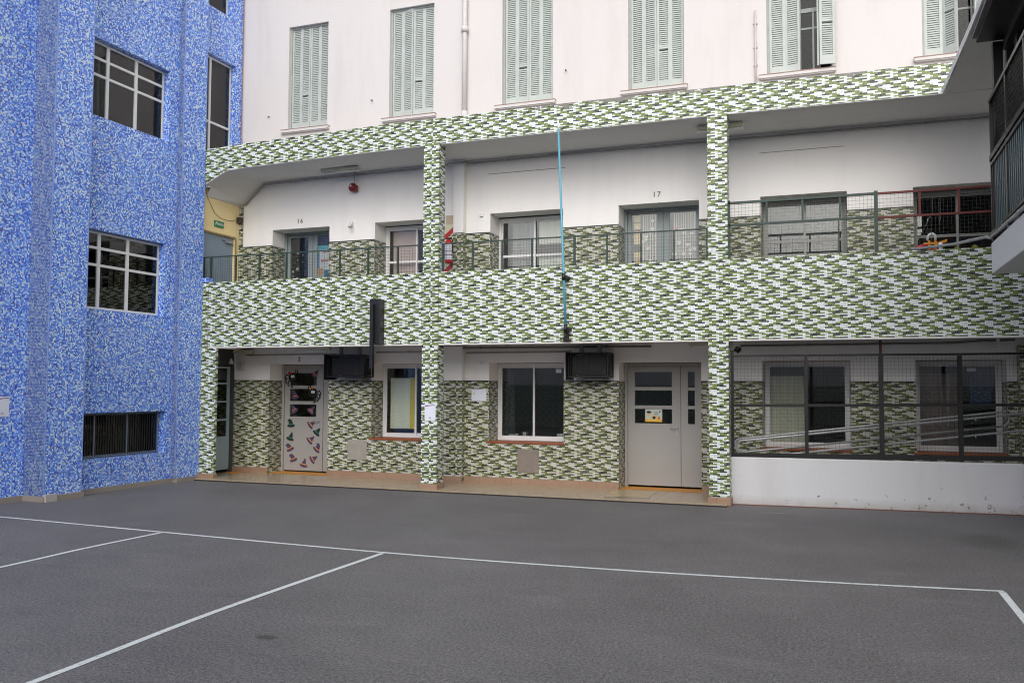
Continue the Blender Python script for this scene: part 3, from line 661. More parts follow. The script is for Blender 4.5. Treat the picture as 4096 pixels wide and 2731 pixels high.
for z0, z1 in ((5.6, 8), (2.6, 4.9), (.2, 1.6), (8.6, 11)):
    mm = MB()
    x0, x1 = -13.9, XW-.225
    mm.face([(x0, 10.82, z0), (x0, 13, z0), (x0, 13, z1), (x0, 10.82, z1)]); mm.face([(x0, 10.82, z0), (x1, 10.82, z0), (x1, 13, z0), (x0, 13, z0)]); mm.face([(x0, 10.82, z1), (x1, 10.82, z1), (x1, 13, z1), (x0, 13, z1)])
    mm.face([(x0, 10.82, z0), (x1, 10.82, z0), (x1, 10.82, z1), (x0, 10.82, z1)]); mm.face([(x0, 13, z0), (x1, 13, z0), (x1, 13, z1), (x0, 13, z1)])
    mm.build('room_shell', ROOMD, Bb)
mm = MB(); x0, x1 = -13.9, XW-.205
for z0, z1 in ((6.21, 8.6), (8.8, 11.2)):
    mm.face([(x0, 13.58, z0), (x0, 14.79, z0), (x0, 14.79, z1), (x0, 13.58, z1)]); mm.face([(x0, 13.58, z0), (x1, 13.58, z0), (x1, 14.79, z0), (x0, 14.79, z0)]); mm.face([(x0, 13.58, z1), (x1, 13.58, z1), (x1, 14.79, z1), (x0, 14.79, z1)])
    mm.face([(x0, 14.79, z0), (x1, 14.79, z0), (x1, 14.79, z1), (x0, 14.79, z1)])
mm.build('room_shell', ROOMD, Bb)
def steel_window(y0, y1, z0, z1, mull, trans, gmat=GLASSB, grille=False, x=XW-.12, fw=.036):
    f = MB(); x0, x1 = x-.035, x
    f.box(x0, x1, y0, y1, z0, z0+fw); f.box(x0, x1, y0, y1, z1-fw, z1); f.box(x0, x1, y0, y0+fw, z0+fw, z1-fw); f.box(x0, x1, y1-fw, y1, z0+fw, z1-fw)
    for q, wd in mull: f.box(x0-.003, x1+.003, q-wd/2, q+wd/2, z0+fw, z1-fw)
    ys = [y0+fw]+[v for q, wd in mull for v in (q-wd/2, q+wd/2)]+[y1-fw]
    for z in trans:
        for k in range(0, len(ys), 2):
            f.box(x0, x1, ys[k]+.0005, ys[k+1]-.0005, z-.021, z+.021)
    w = f.build('window', ALU if not grille else flat('blue_grey_frame', (128, 140, 150), .5), Bb)
    MB().box(x-.02, x-.016, y0+fw, y1-fw, z0+fw, z1-fw).build('pane', gmat, w)
    if grille:
        gr = MB(); q = y0+.05
        while q < y1-.04: gr.box(x+.012, x+.024, q, q+.012, z0+.02, z1-.02); q += .055
        gr.build('grille', flat('dark_grille', (30, 32, 34), .5), w)
    return w
wz = steel_window(10.84, 12.71, 6.2, 7.48, [(11.39, .06), (12.03, .06)], [7.2, 6.92])
steel_window(10.84, 12.69, 3.01, 4.30, [(11.31, .06), (11.94, .06)], [4.03, 3.745])
steel_window(10.84, 12.79, .565, 1.29, [(11.34, .045), (12.05, .06)], [], GLASSB, True, x=XW-.13)
steel_window(13.61, 14.56, 6.29, 8.21, [(13.93, .05)], [6.92], x=XW-.1)
steel_window(13.61, 14.41, 9.17, 11, [], [9.6], x=XW-.1)
steel_window(10.84, 12.71, 9.31, 10.59, [(11.39, .06), (12.03, .06)], [10.3, 10.0])
MB().box(-11.78, -11.77, 11.44, 12.40, 6.2, 6.9).build('backdrop', flat('grey_brown_blind', (120, 114, 110), .8), wz)
MB().box(-11.78, -11.77, 10.9, 12.70, 6.93, 7.46).build('backdrop', flat('sky_reflection_sheet', (150, 162, 172), .8), wz)  # added sheet: sky reflection in the upper panes, put in as colour
for x, y in ((XP, 10.1), (XP, 10.80), (X2, 12.97), (X2, 13.575)): MB().box(x-.008, x+.004, y-.0045, y+.010, .08, 13).build('corner_trim', flat('pale_tile_edge', (128, 152, 212), .4, .5, 30), Bb)
hang = MB(); hang.box(-12.1, -12.05, 14.1, 14.3, 6.45, 7.0, 0).box(-12.1, -12.05, 14.32, 14.42, 6.6, 6.95, 1).build('hanging_clothes', [MAROON, flat('pale_cloth', (150, 165, 180), .8)], Bb)

# ------------------------------------------------------------------ right wing: glazed black gallery on a white slab, roof slab above
Rw = thing('glazed_gallery', 'black steel and glass gallery on a white slab at the right edge', 'building', (2.5, 9, 0))
fz = lambda u, v, d: (u, v, d)
MB().prism([(1.395, 13.75), (1.41, 13.58), (1.455, 11.4), (1.50, 9), (1.52, 8), (5, 8), (5, 13.595), (1.9, 13.595), (1.9, 13.75)], fz, 5.905, 5.985).build('roof_slab', SOFF, Rw)
MB().prism([(1.375, 13.6), (1.437, 11.4), (1.482, 9), (1.502, 8), (1.519, 8), (1.499, 9), (1.454, 11.4), (1.394, 13.6)], fz, 5.90, 5.99).build('slab_edge', WHT, Rw)
MB().box(1.52, 5, 8.01, 11.42, 5.80, 5.9).box(1.475, 1.5195, 8.01, 11.40, 5.845, 5.902, 1).build('eave', [BLK2, flat('grey_gutter', (110, 106, 112), .5)], Rw)
MB().prism([(11.77, 3.12), (11.77, 3.485), (8, 3.464), (8, 3.108)], lambda u, v, d: (d, u, v), 1.68, 4.5).build('floor_slab', WHT, Rw, .01)
m = MB(); m.box(1.70, 1.80, 11.45, 11.56, 3.48, 5.8); m.box(1.86, 1.96, 10.95, 11.1, 3.48, 5.8); m.box(1.70, 1.80, 9.0, 9.1, 3.45, 5.8);
m.box(1.80, 1.9, 8, 11.5, 5.70, 5.799); m.box(1.84, 4.4, 11.46, 11.55, 3.48, 5.8)
m.build('steel_post', BLK2, Rw)
rl = MB(); zt, zm = 5.12, 4.46
rl.box(1.66, 1.72, 8, 11.62, zt, zt+.045); rl.box(1.655, 1.725, 8, 11.62, zm-.03, zm+.03); rl.box(1.66, 1.70, 8, 11.6, 4.361, 4.40); rl.box(1.66, 1.70, 8, 11.6, 3.56, 3.599)
for q in (11.59, 10.55, 9.5, 8.4): rl.box(1.665, 1.71, q-.025, q+.025, 3.49, zt)
bl = rl.build('balustrade', BLK2, Rw)
br = MB(); q = 11.5
while q > 8.05: br.box(1.672, 1.677, q-.011, q+.011, 3.6, 4.36); q -= .11
br.build('bars', flat('dark_blue_bar', (22, 22, 34), .4), bl)
ms_ = MB(); q = 11.5
while q > 8.6:
    ms_.bar((1.685, q, zm+.03), (1.685, q-.55, zt), .006); ms_.bar((1.685, q-.55, zm+.03), (1.685, q, zt), .006); q -= .055
MB().box(1.679, 1.687, 8, 11.44, 3.61, 4.355).build('lower_panel', flat('pale_teal_panel', (104, 134, 140), .3, .2), Rw)
o = ms_.build('mesh_infill', WIREB, bl); o['kind'] = 'stuff'
MB().box(1.90, 1.905, 8, 10.95, 3.5, 5.7).build('glazing', glass('gallery_glass', (.55, .62, .62), .0, 1.6), Rw)
MB().box(4.3, 4.4, 8, 11.4, 3.5, 5.8).build('inner_wall', flat('teal_inner_wall', (120, 160, 165), .7), Rw)

# lilac pier and low wall
A0, A1 = Vector((-1.60, 13.80, 0)), Vector((2.37, 14.16, 0)); AX = (A1-A0).normalized(); AN = Vector((-AX.y, AX.x, 0))
def sl(u, d, z): p = A0+AX*u+AN*d; return (p.x, p.y, z)
LWL = (A1-A0).length
def slbox(mm, u0, u1, d0, d1, z0, z1, mi=0):
    return mm.hexa([sl(u0, d0, z0), sl(u1, d0, z0), sl(u1, d1, z0), sl(u0, d1, z0), sl(u0, d0, z1), sl(u1, d0, z1), sl(u1, d1, z1), sl(u0, d1, z1)], mi)
m = MB(); slbox(m, 0, LWL, 0, .16, 0, .715); lw = m.build('low_wall', LOWW, None, .018)
tag(lw, 'low white plastered wall with flaking paint below the black mesh fence', 'wall')
m = MB(); slbox(m, 0.01, LWL-.05, -.006, -.0005, 0.002, .012)
k = m.build('wall_base_stain', flat('red_brown_edge', (128, 78, 58), .8, .3, 12), lw)
m = MB(); m.box(2.40, 2.8, 13.75, 14.1, 0, .56, 0); m.box(2.37, 2.83, 13.72, 14.13, .56, .61, 1)
tag(m.build('lilac_pier', [LILAC, flat('grey_cap', (120, 118, 126), .7)], None, .006), 'short lilac pier with a grey cap beside the end of the low white wall', 'pier')
# ramp
m = MB(); m.prism([(0, .1), (5, .75), (5, .0), (0, 0)], lambda u, v, d: sl(u, d, v), .17, .62)
tag(m.build('ramp', CONC), 'concrete ramp rising behind the low white wall', kind='structure')

# ------------------------------------------------------------------ lower mesh fence
F = thing('mesh_fence', 'tall black framed wire mesh fence standing on the low white wall', 'fence', sl(0, .08, .71))
m = MB(); d0, d1 = .055, .105; E_ = 5.2
zb = lambda u: .735+.012*u; zmid = lambda u: 1.49+.012*u; ztop = lambda u: 2.245+.004*u
for (a, b, f1, t) in ((.0, E_, zb, .07), (.0, E_, zmid, .04), (.0, E_, ztop, .03)):
    m.hexa([sl(a, d0, f1(a)-t/2), sl(b, d0, f1(b)-t/2), sl(b, d1, f1(b)-t/2), sl(a, d1, f1(a)-t/2), sl(a, d0, f1(a)+t/2), sl(b, d0, f1(b)+t/2), sl(b, d1, f1(b)+t/2), sl(a, d1, f1(a)+t/2)])
for u, zt_, wd in ((.025, 2.33, .05), (1.10, 2.24, .05), (3.20, 2.24, .055), (4.25, 2.24, .05)): slbox(m, u-wd/2, u+wd/2, d0-.004, d1+.004, .72, zt_)
slbox(m, 2.115, 2.175, d0-.006, d1+.006, .72, 2.25); slbox(m, 2.128, 2.162, d0+.006, d1-.006, 2.25, 2.49, 1)
m.build('frame', [BLK, REDM], F)
m = MB(); u = .05
while u < E_: slbox(m, u-.001, u+.001, .078, .080, .76, 2.24); u += .052
z = .80
while z < 2.24:
    m.hexa([sl(.02, .082, z-.001), sl(E_, .082, z-.001), sl(E_, .086, z-.001), sl(.02, .086, z-.001), sl(.02, .082, z+.001), sl(E_, .082, z+.001), sl(E_, .086, z+.001), sl(.02, .086, z+.001)]); z += .052
m.build('wire_mesh', WIREB, F)
# ramp handrails
def arc(p0, p1, bulge, n=8):          # half loop between two rail ends in the vertical plane of the fence
    out = []
    for i in range(1, n):
        t = i/n; a = math.pi*t
        out.append((p0[0]+(p1[0]-p0[0])*(1-math.cos(a))/2+bulge*math.sin(a), p0[1], p0[2]+(p1[2]-p0[2])*(1-math.cos(a))/2))
    return out
def railing(name, d, up0, up1, lo0, lo1, lbl, right_loop):
    pts = [lo1]+[lo0]+arc(lo0, up0, -.1)+[up0, up1]
    if right_loop: pts = pts+arc(up1, lo1, .1)+[lo1]
    w = [sl(p[0], d, p[2]) for p in pts]
    mm = MB().tube(w, .0175, 12)
    wall_side = d > .4                     # fixed back to the gallery wall, or forward to the fence frame
    for q in (.9, 2.15, 3.4):
        f = lambda a, b: a[2]+(b[2]-a[2])*(q-a[0])/(b[0]-a[0])
        for a, b in ((up0, up1), (lo0, lo1)):
            p = Vector(sl(q, d, f(a, b))); e = Vector((p.x, YB-.012, p.z-.03)) if wall_side else Vector(sl(q, .1, f(a, b)-.03))
            mm.tube([p, e], .008, 8)
    return tag(mm.build(name, GALV), lbl, 'handrail', 'ramp handrails behind the mesh fence')
railing('handrail', .2, (.16, 0, .95), (5, 0, 1.53), (.22, 0, .68), (5, 0, 1.30), 'galvanised double handrail just behind the mesh fence, nearer the court', False)
railing('handrail', .62, (.12, 0, .955), (3.86, 0, 1.425), (.20, 0, .75), (3.86, 0, 1.21), 'galvanised double handrail against the back wall of the ramp with a rounded end', True)

# ------------------------------------------------------------------ railings on the parapet
def gallery_rail(x0, x1, posts, lbl, mat=GRN, sheet=None):
    T = thing('gallery_railing', lbl, 'railing', ((x0+x1)/2, 13.7, 3.7), 'low railings on the gallery parapet')
    mm = MB(); mm.box(x0, x1, 13.69, 13.715, 4.19, 4.21)
    for p, wd in posts: mm.box(p-wd/2, p+wd/2, 13.688, 13.717, 3.70, 4.189)
    mm.build('frame', mat, T)
    ww = MB(); x = x0+.03
    while x < x1-.02: ww.box(x-.0012, x+.0012, 13.70, 13.7036, 3.70, 4.19); x += .052
    z = 3.75
    while z < 4.18: ww.box(x0, x1, 13.7037, 13.7073, z-.0012, z+.0012); z += .052
    ww.build('wire_mesh', WIRE, T)
gallery_rail(-11.42, -6.71, [(-11.24, .035), (-10.67, .02), (-10.14, .03), (-9.55, .02), (-8.42, .025), (-7.84, .03), (-7.25, .025), (-11.40, .02)], 'low green mesh railing on the parapet in front of door 16')
gallery_rail(-6.40, -1.90, [(-6.38, .03), (-5.83, .025), (-5.3, .02), (-4.77, .025), (-4.04, .035), (-3.5, .022), (-2.95, .018), (-2.43, .018), (-1.92, .025)], 'low dark mesh railing on the parapet in front of door 17')
F2 = thing('mesh_fence', 'green and rusty red mesh fence on the parapet right of the second pillar', 'fence', (.3, 13.68, 3.7))
m = MB(); y0, y1 = 13.645, 13.68
m.box(-1.59, .46, y0, y1, 4.545, 4.58); m.box(-1.59, .46, y0, y1, 4.205, 4.24); m.box(-1.60, -1.565, y0, y1, 3.7, 4.60); m.box(.462, .512, y0-.005, y1+.005, 3.7, 4.60)
for x in (-1.03, -.52, .0): m.box(x-.014, x+.014, y0+.006, y1-.006, 4.24, 4.545)
m.box(-.03, -.01, y0+.006, y1-.006, 3.7, 4.205)
m.build('frame', GRN, F2)
m = MB(); m.box(.5125, 2.75, y0, y1, 4.545, 4.575); m.box(.5125, 2.75, y0, y1, 4.195, 4.225)
for x in (1.06, 1.56, 2.1): m.box(x-.015, x+.015, y0+.004, y1-.004, 4.226, 4.544)
m.build('frame', REDM, F2)
m = MB(); x = -1.55
while x < 2.7: m.box(x-.0012, x+.0012, 13.66, 13.6636, 3.705, 4.55); x += .052
z = 3.75
while z < 4.55: m.box(-1.58, 2.7, 13.6637, 13.6673, z-.0012, z+.0012); z += .052
m.build('wire_mesh', WIRE, F2)

# ------------------------------------------------------------------ things on the facade
def ac_cage(x0, x1, lbl):
    T = thing('air_conditioner_cage', lbl, 'cage', ((x0+x1)/2, 14.55, 1.9), 'black cages under the lower gallery ceiling')
    z0, z1, ya, yb = 1.925, 2.345, 14.36, 14.74; mm = MB()
    for x in (x0, x1-.025):
        mm.box(x, x+.025, ya, ya+.025, z0, z1); mm.box(x, x+.025, yb-.025, yb, z0, z1)
        for z in (z0, z1-.025): mm.box(x, x+.025, ya+.025, yb-.025, z, z+.025)
    for yy in (ya, yb-.025):
        for z in (z0, z1-.025): mm.box(x0+.025, x1-.025, yy, yy+.025, z, z+.025)
    mm.build('frame', BLK, T)
    bb = MB(); n = 15
    for i in range(n):
        x = x0+.03+(x1-x0-.06)*(i+.5)/n; bb.box(x-.006, x+.006, ya+.006, ya+.016, z0+.025, z1-.025)
    for i in range(6):
        q = ya+.04+(yb-ya-.08)*i/5; bb.box(x1-.016, x1-.008, q-.006, q+.006, z0+.025, z1-.025)
    bb.box(x0-.012, x0-.004, ya-.1, yb, z0-.05, z1+.005)
    bb.build('bars', BLK, T)
    MB().box(x0+.05, x1-.05, ya+.06, yb-.04, z0+.04, z1-.05).build('unit', flat('dark_unit', (46, 45, 43), .5, .3), T, .01)
    MB().box(x0+.12, x1-.1, ya+.1, YB, z0-.04, z0-.015).build('bracket', flat('grey_bracket', (120, 120, 118), .5), T)
    for q in (x0+.19, x1-.19): MB().box(q-.03, q+.03, ya+.15, ya+.2, z1, 2.50).build('hanger', MATS['grey_bracket'], T)
ac_cage(-9.06, -8.28, 'black slatted cage hanging over the dado right of the decorated door')
ac_cage(-4.35, -3.65, 'black slatted cage hanging between the classroom window and the wide grey door')
T = thing('wall_bracket', 'black flat box with a square post fixed to the tiled parapet above the decorated door', 'bracket', (-7.54, 13.45, 2.5))
MB().box(-7.637, -7.442, 13.42, 13.585, 2.485, 3.26).build('box', BLK2, T, .004)
MB().box(-7.59, -7.533, 13.34, 13.418, 2.06, 3.17).build('post', BLK, T, .004)
T = thing('flagpole', 'thin light blue flagpole leaning on the parapet held by black clamps', 'flagpole', (-4.12, 13.45, 2.5))
pf = lambda z: (-4.115-.125*(z-2.75)/3.2, 13.45, z)
MB().tube([pf(2.72), pf(3.6), pf(5.9)], [.022, .020, .016], 12).build('pole', SKYB, T)
MB().tube([pf(5.9), pf(6.06)], .015, 10).build('tip', WHT, T)
for a, b in ((3.46, 3.57), (2.62, 2.75)):
    MB().tube([pf(a), pf(b)], .032, 12).box(pf(a)[0]-.012, pf(a)[0]+.06, 13.46, 13.6, (a+b)/2-.02, (a+b)/2+.02).build('clamp', BLK, T)
MB().box(-4.16, -4.10, 13.53, 13.6, 2.50, 2.68).tube([(-4.125, 13.45, 2.54), (-4.12, 13.45, 2.62)], .022, 10).box(-4.19, -4.06, 13.56, 13.6, 2.495, 2.52).build('bracket', flat('stained_bracket', (58, 52, 48), .7, .4, 20), T)
# fire point
T = thing('fire_point_board', 'cream board with diagonal red stripes behind the extinguisher', 'board', (-6.74, 14.78, 3.2))
MB().box(-6.88, -6.635, 14.755, 14.786, 3.2, 4.74).build('board', CREB, T)
MB().box(-6.82, -6.635, 14.757, 14.786, 4.741, 4.91).build('sand_panel', SAND, T)
m = MB()
for zc in (4.62, 4.28, 3.98):
    m.prism([(-6.88, zc-.20), (-6.635, zc), (-6.635, zc+.10), (-6.88, zc-.10)], FY(14.752), 0, .002)
m.build('stripe', RED, T)
T = thing('fire_extinguisher', 'red fire extinguisher with a white label hung beside the first pillar', 'extinguisher', (-6.69, 14.60, 4.06))
MB().tube([(-6.69, 14.60, 4.0), (-6.69, 14.60, 4.02), (-6.69, 14.60, 4.36), (-6.69, 14.60, 4.41), (-6.69, 14.60, 4.44)], [.062, .07, .07, .05, .022], 20).build('cylinder', RED, T)
MB().tube([(-6.69, 14.60, 4.06), (-6.69, 14.60, 4.355)], .0714, 20, caps=False).build('wrap_label', PAPER, T)
MB().tube([(-6.69, 14.60, 4.14), (-6.69, 14.60, 4.155)], .0719, 20, caps=False).tube([(-6.69, 14.60, 4.21), (-6.69, 14.60, 4.22)], .0719, 20, caps=False).build('red_band', MAROON, T)
MB().box(-6.735, -6.635, 14.58, 14.62, 4.44, 4.47).box(-6.715, -6.61, 14.59, 14.61, 4.49, 4.50).tube([(-6.66, 14.60, 4.45), (-6.605, 14.58, 4.42), (-6.60, 14.58, 4.2)], .012, 8).build('valve', BLK, T)
# alarm bell
T = thing('alarm_bell', 'dark red round alarm bell hung under the upper gallery ceiling', 'bell', (-8.755, 14.7, 5.56))
MB().tube([(-8.755, 14.69, 5.565), (-8.755, 14.655, 5.565), (-8.755, 14.625, 5.565), (-8.755, 14.61, 5.565)], [.085, .085, .06, .02], 20).build('gong', MAROON, T)
MB().box(-8.80, -8.71, 14.69, 14.785, 5.50, 5.62).build('back_box', MAROON, T)
MB().tube([(-8.765, 14.609, 5.585), (-8.765, 14.606, 5.585)], .022, 12).build('emblem', flat('pale_emblem', (210, 190, 196), .6), T)
MB().tube([(-8.75, 14.72, 5.62), (-8.75, 14.72, 5.87)], .008, 8).build('conduit', PIPE, T)
# ceiling tubes
def tube_light(x0, x1, y, z, lbl):
    T = thing('fluorescent_light', lbl, 'light', ((x0+x1)/2, y, z), 'fluorescent fixtures on the gallery ceilings')
    MB().box(x0, x1, y-.05, y+.05, z-.03, z+.02).build('housing', CREAM, T, .004)
    MB().tube([(x0+.03, y, z-.05), (x1-.03, y, z-.05)], .014, 10).box(x0+.005, x0+.03, y-.02, y+.02, z-.075, z-.031).box(x1-.03, x1-.005, y-.02, y+.02, z-.075, z-.031).build('tube', WHT, T)
tube_light(-9.23, -8.42, 14.32, 5.84, 'cream fluorescent fixture on the upper ceiling by the alarm bell')
tube_light(-2.12, -1.40, 14.05, 5.87, 'cream fluorescent fixture on the upper ceiling behind the second pillar')
tube_light(-9.78, -9.02, 14.4, 2.48, 'pale fluorescent fixture over the decorated door')
tube_light(-2.32, -1.62, 14.4, 2.475, 'pale fluorescent fixture over the wide grey door')
# conduits and cables
def conduit(pts, r, lbl, mat=PIPE, cat='conduit'):
    mm = MB().tube(pts, r, 8)
    for i in range(len(pts)-1):
        a, b = Vector(pts[i]), Vector(pts[i+1]); L = (b-a).length; k = int(L/1.1)
        for j in range(1, k+1):
            c = a+(b-a)*(j/(k+1)); t = (b-a).normalized(); mm.tube([c-t*.02, c+t*.02], r*1.25, 8)
    return tag(mm.build('conduit' if cat == 'conduit' else cat, mat), lbl, cat)
conduit([(-11.3, 14.74, 5.40), (-10.84, 14.74, 5.79), (-9.6, 14.75, 5.815), (-6.9, 14.75, 5.835), (-6.7, 14.62, 5.84), (-6.4, 14.62, 5.845), (-6.38, 14.75, 5.845), (-4.0, 14.75, 5.855), (2.3, 14.75, 5.83)], .017, 'grey conduit along the top of the upper gallery wall')
conduit([(-11.2, 14.77, 2.37), (-9.1, 14.77, 2.375)], .014, 'grey conduit low over door 2 at the left end', PIPE)
conduit([(-8.25, 14.77, 2.40), (-6.9, 14.77, 2.40)], .014, 'grey conduit over the window with the yellow card', PIPE)
conduit([(-6.4, 14.77, 2.37), (-4.4, 14.77, 2.375)], .014, 'grey conduit over the dark two pane classroom window', PIPE)
conduit([(-6.9, 14.70, 2.46), (-4.5, 14.72, 2.455), (-3.0, 14.72, 2.45)], .018, 'thicker dark pipe under the lower ceiling right of the first pillar', flat('dark_conduit', (116, 113, 110), .6))
conduit([(-1.55, 14.74, 2.44), (1.6, 14.74, 2.45), (1.95, 14.74, 2.475), (2.38, 14.74, 2.48)], .016, 'dark pipe under the lower ceiling above the mesh fence', MATS['dark_conduit'])
conduit([(.95, 13.63, 3.725), (1.45, 13.35, 3.73), (1.66, 12.0, 3.60), (1.672, 11.78, 3.55), (1.672, 9, 3.50), (1.675, 8, 3.5)], .02, 'galvanised pipe running from the parapet top onto the white slab', GALV)
tag(MB().box(-6.01, -4.53, YB-.006, YB+.002, 5.622, 5.632).build('cable', flat('dusty_cable', (150, 146, 142), .7)), 'thin cable fixed on the upper wall above the window left of the flagpole', 'cable')
tag(MB().box(-1.22, .07, YB-.006, YB+.002, 5.585, 5.594).build('cable', MATS['dusty_cable']), 'thin cable fixed on the upper wall right of the second pillar', 'cable')
tag(MB().tube([(-11.42, 13.72, 5.5), (-11.43, 13.8, 5.36), (-11.43, 14.0, 5.12), (-11.43, 14.2, 5.04), (-11.43, 14.45, 5.04), (-11.40, 14.74, 5.12)], .005, 6).build('cable', BLK), 'thin black cable sagging across the cream end wall', 'cable')
tag(MB().tube([(-11.43, 14.76, 9.8), (-11.43, 14.76, 7.2), (-11.42, 14.74, 6.8), (-11.3, 14.72, 6.5), (-11.26, 14.7, 6.28)], .008, 6).build('cable', flat('brown_cable', (150, 110, 100), .7)), 'thin brown cable down the corner of the blue and pink walls', 'cable')
tag(MB().box(-11.47, -11.37, 14.70, 14.79, 5.04, 5.16).build('junction_box', flat('old_box', (70, 60, 54), .7)), 'small brown junction box at the corner of the cream end wall', 'junction box')
# pipes on the pink wall
T = thing('downpipe', 'white painted downpipe on the pink wall between the second and third shutters', 'downpipe', (-6.44, 14.72, 6.3))
MB().tube([(-6.46, 14.73, 6.28), (-6.46, 14.73, 8.33), (-6.46, 14.73, 11.4)], .046, 16).build('pipe', PIPW, T)
MB().tube([(-6.46, 14.73, 8.30), (-6.46, 14.73, 8.40)], .066, 16).tube([(-6.46, 14.73, 6.28), (-6.46, 14.73, 6.82)], .06, 16).build('collar', PIPW, T)
m = MB().tube([(-1.265, 14.765, 6.28), (-1.265, 14.765, 7.97)], .015, 10)
for z in (7.05, 7.35, 7.75): m.box(-1.30, -1.23, 14.78, 14.80, z-.01, z+.01)
tag(m.build('vent_pipe', flat('pale_pipe', (190, 180, 178), .6, .3, 12)), 'thin pale pipe on the pink wall left of the open shutters', 'pipe')
# papers
def sheet_paper(fn, w, h, lbl, group=None, lines=True, stripe=True):
    T = tag(MB().prism([(-w/2, h/2), (w/2, h/2), (w/2, -h*.42), (w*.44, -h/2), (-w*.42, -h/2), (-w/2, -h*.43)], fn, -.004, -.002).build('paper_notice', PAPER), lbl, 'notice', group)
    if stripe:
        MB().prism([(-w*.45, h*.41), (w*.45, h*.44), (w*.45, h*.40), (0, h*.385), (-w*.45, h*.33)], fn, -.0065, -.0045).build('header_band', flat('plum_ink', (120, 70, 110), .8), T)
    if lines:
        mm = MB()
        for k in range(3): mm.prism([(-w*.12, -h*(.28+.045*k)), (w*.1, -h*(.28+.045*k)), (w*.1, -h*(.295+.045*k)), (-w*.12, -h*(.295+.045*k))], fn, -.0065, -.0045)
        mm.build('text_lines', INK, T)
    return T
sheet_paper(lambda u, v, d: (-6.535+u, 13.568+d, 1.325+v), .205, .285, 'white paper notice taped on the first tiled pillar')
sheet_paper(lambda u, v, d: (XA+.002-d, 9.70+u, 1.43+v), .23, .30, 'white paper notice on the blue mosaic wall')
T = sheet_paper(lambda u, v, d: (-6.15+u, 14.787+d, 1.61+v), .29, .215, 'blank white sheet on the dado left of the classroom window', None, False, False)
MB().box(-6.26, -6.235, 14.779, 14.7825, 1.62, 1.65).build('yellow_mark', YEL, T)
T = tag(MB().box(-4.84, -4.735, YG-.012, YG-.01, 2.015, 2.085).build('sticker', PAPER), 'small white sticker at the top corner of the dark classroom window', 'sticker')
T = tag(MB().box(1.80, 1.93, YG-.004, YG-.002, 2.03, 2.08).build('sticker', PAPER), 'small white sticker on the window behind the mesh fence', 'sticker')
# picture on the wide door
T = thing('picture_sign', 'small colourful picture taped on the lowest pane of the wide grey door', 'picture', (-3.065, 15.24, 1.17))
MB().box(-3.215, -2.92, YG-.006, YG-.002, 1.168, 1.385).build('card', flat('pale_blue_card', (196, 206, 196), .7), T)
MB().box(-3.215, -2.92, YG-.0085, YG-.0065, 1.168, 1.215).build('yellow_ground', flat('warm_yellow', (230, 180, 70), .7), T)
m = MB()
def disc(mm, x, z, rx, rz, y, mi, n=14): mm.prism([(x+rx*math.cos(k*2*math.pi/n), z+rz*math.sin(k*2*math.pi/n)) for k in range(n)], FY(y), 0, .0015, mi)
disc(m, -3.15, 1.30, .028, .034, YG-.0105, 0); disc(m, -3.15, 1.335, .045, .02, YG-.0125, 1); disc(m, -3.06, 1.235, .06, .05, YG-.0105, 2); disc(m, -3.025, 1.315, .04, .035, YG-.0105, 3); disc(m, -2.975, 1.235, .025, .03, YG-.0125, 4); disc(m, -2.96, 1.345, .014, .016, YG-.0105, 5); disc(m, -3.06, 1.24, .028, .026, YG-.0125, 1)
m.build('shapes', [flat('skin_card', (226, 184, 150), .7), flat('dark_hat_card', (50, 30, 40), .7), flat('sand_card', (214, 196, 130), .7), flat('grey_card', (170, 176, 180), .7), flat('orange_card', (214, 130, 70), .7), flat('plum_card', (120, 50, 70), .7)], T)
# room numbers
for body, x, z, mat, lbl in (('2', -9.975, 2.28, NUMG, 'green number 2 painted over the decorated door'), ('16', -10.015, 5.01, NUMO, 'olive number 16 on the upper wall at the left'), ('17', -2.915, 5.03, NUMO, 'olive number 17 on the upper wall by the second pillar')):
    o = text_mesh('room_number', body, .125 if body != '2' else .11, (lambda xx, zz: (lambda u, v, d: (xx+u, YB-.003+d*.5, zz+v)))(x, z), mat, None, .003, 1.25); tag(o, lbl, 'room number')
# exit sign
T = thing('exit_sign', 'green SALIDA exit sign on the cream end wall above the blue grey door', 'sign', (-11.45, 14.16, 4.93))
MB().box(-11.458, -11.446, 14.02, 14.30, 4.865, 4.985).build('plate', EXITG, T)
text_mesh('lettering', 'SALIDA', .06, lambda u, v, d: (-11.4455-d*.3, 14.195+u, 4.925+v), WHT, T, .002)
MB().prism([(14.035, 4.90), (14.05, 4.90), (14.085, 4.945), (14.085, 4.925), (14.095, 4.925), (14.095, 4.965), (14.055, 4.965), (14.055, 4.955), (14.075, 4.955)], FX(-11.446), -.002, 0).build('arrow', WHT, T)
# small wall fittings
def small(name, lbl, cat, build, mats, bevel=.003): mm = MB(); build(mm); return tag(mm.build(name, mats, None, bevel), lbl, cat)
small('wall_lamp', 'small white wall lamp between door 16 and the pink blind window', 'lamp', lambda q: (q.box(-8.86, -8.80, 14.74, 14.786, 4.84, 4.93), q.tube([(-8.83, 14.74, 4.88), (-8.82, 14.68, 4.86), (-8.80, 14.66, 4.80)], [.012, .02, .035], 10)), WHT)
small('socket_box', 'tiny white box on the upper wall left of the flagpole', 'box', lambda q: q.box(-6.15, -6.09, 14.76, 14.80, 4.855, 4.905), WHT)
small('wall_sensor', 'round white sensor above the blank sheet in the lower gallery', 'sensor', lambda q: q.tube([(-6.105, 14.80, 2.19), (-6.105, 14.775, 2.19), (-6.105, 14.765, 2.19)], [.032, .032, .015], 14), WHT, 0)
small('switch_box', 'white switch box on the wall left of door 2', 'box', lambda q: (q.box(-11.38, -11.26, 14.72, 14.799, 2.07, 2.22)), flat('off_white_box', (190, 188, 184), .5), .005)
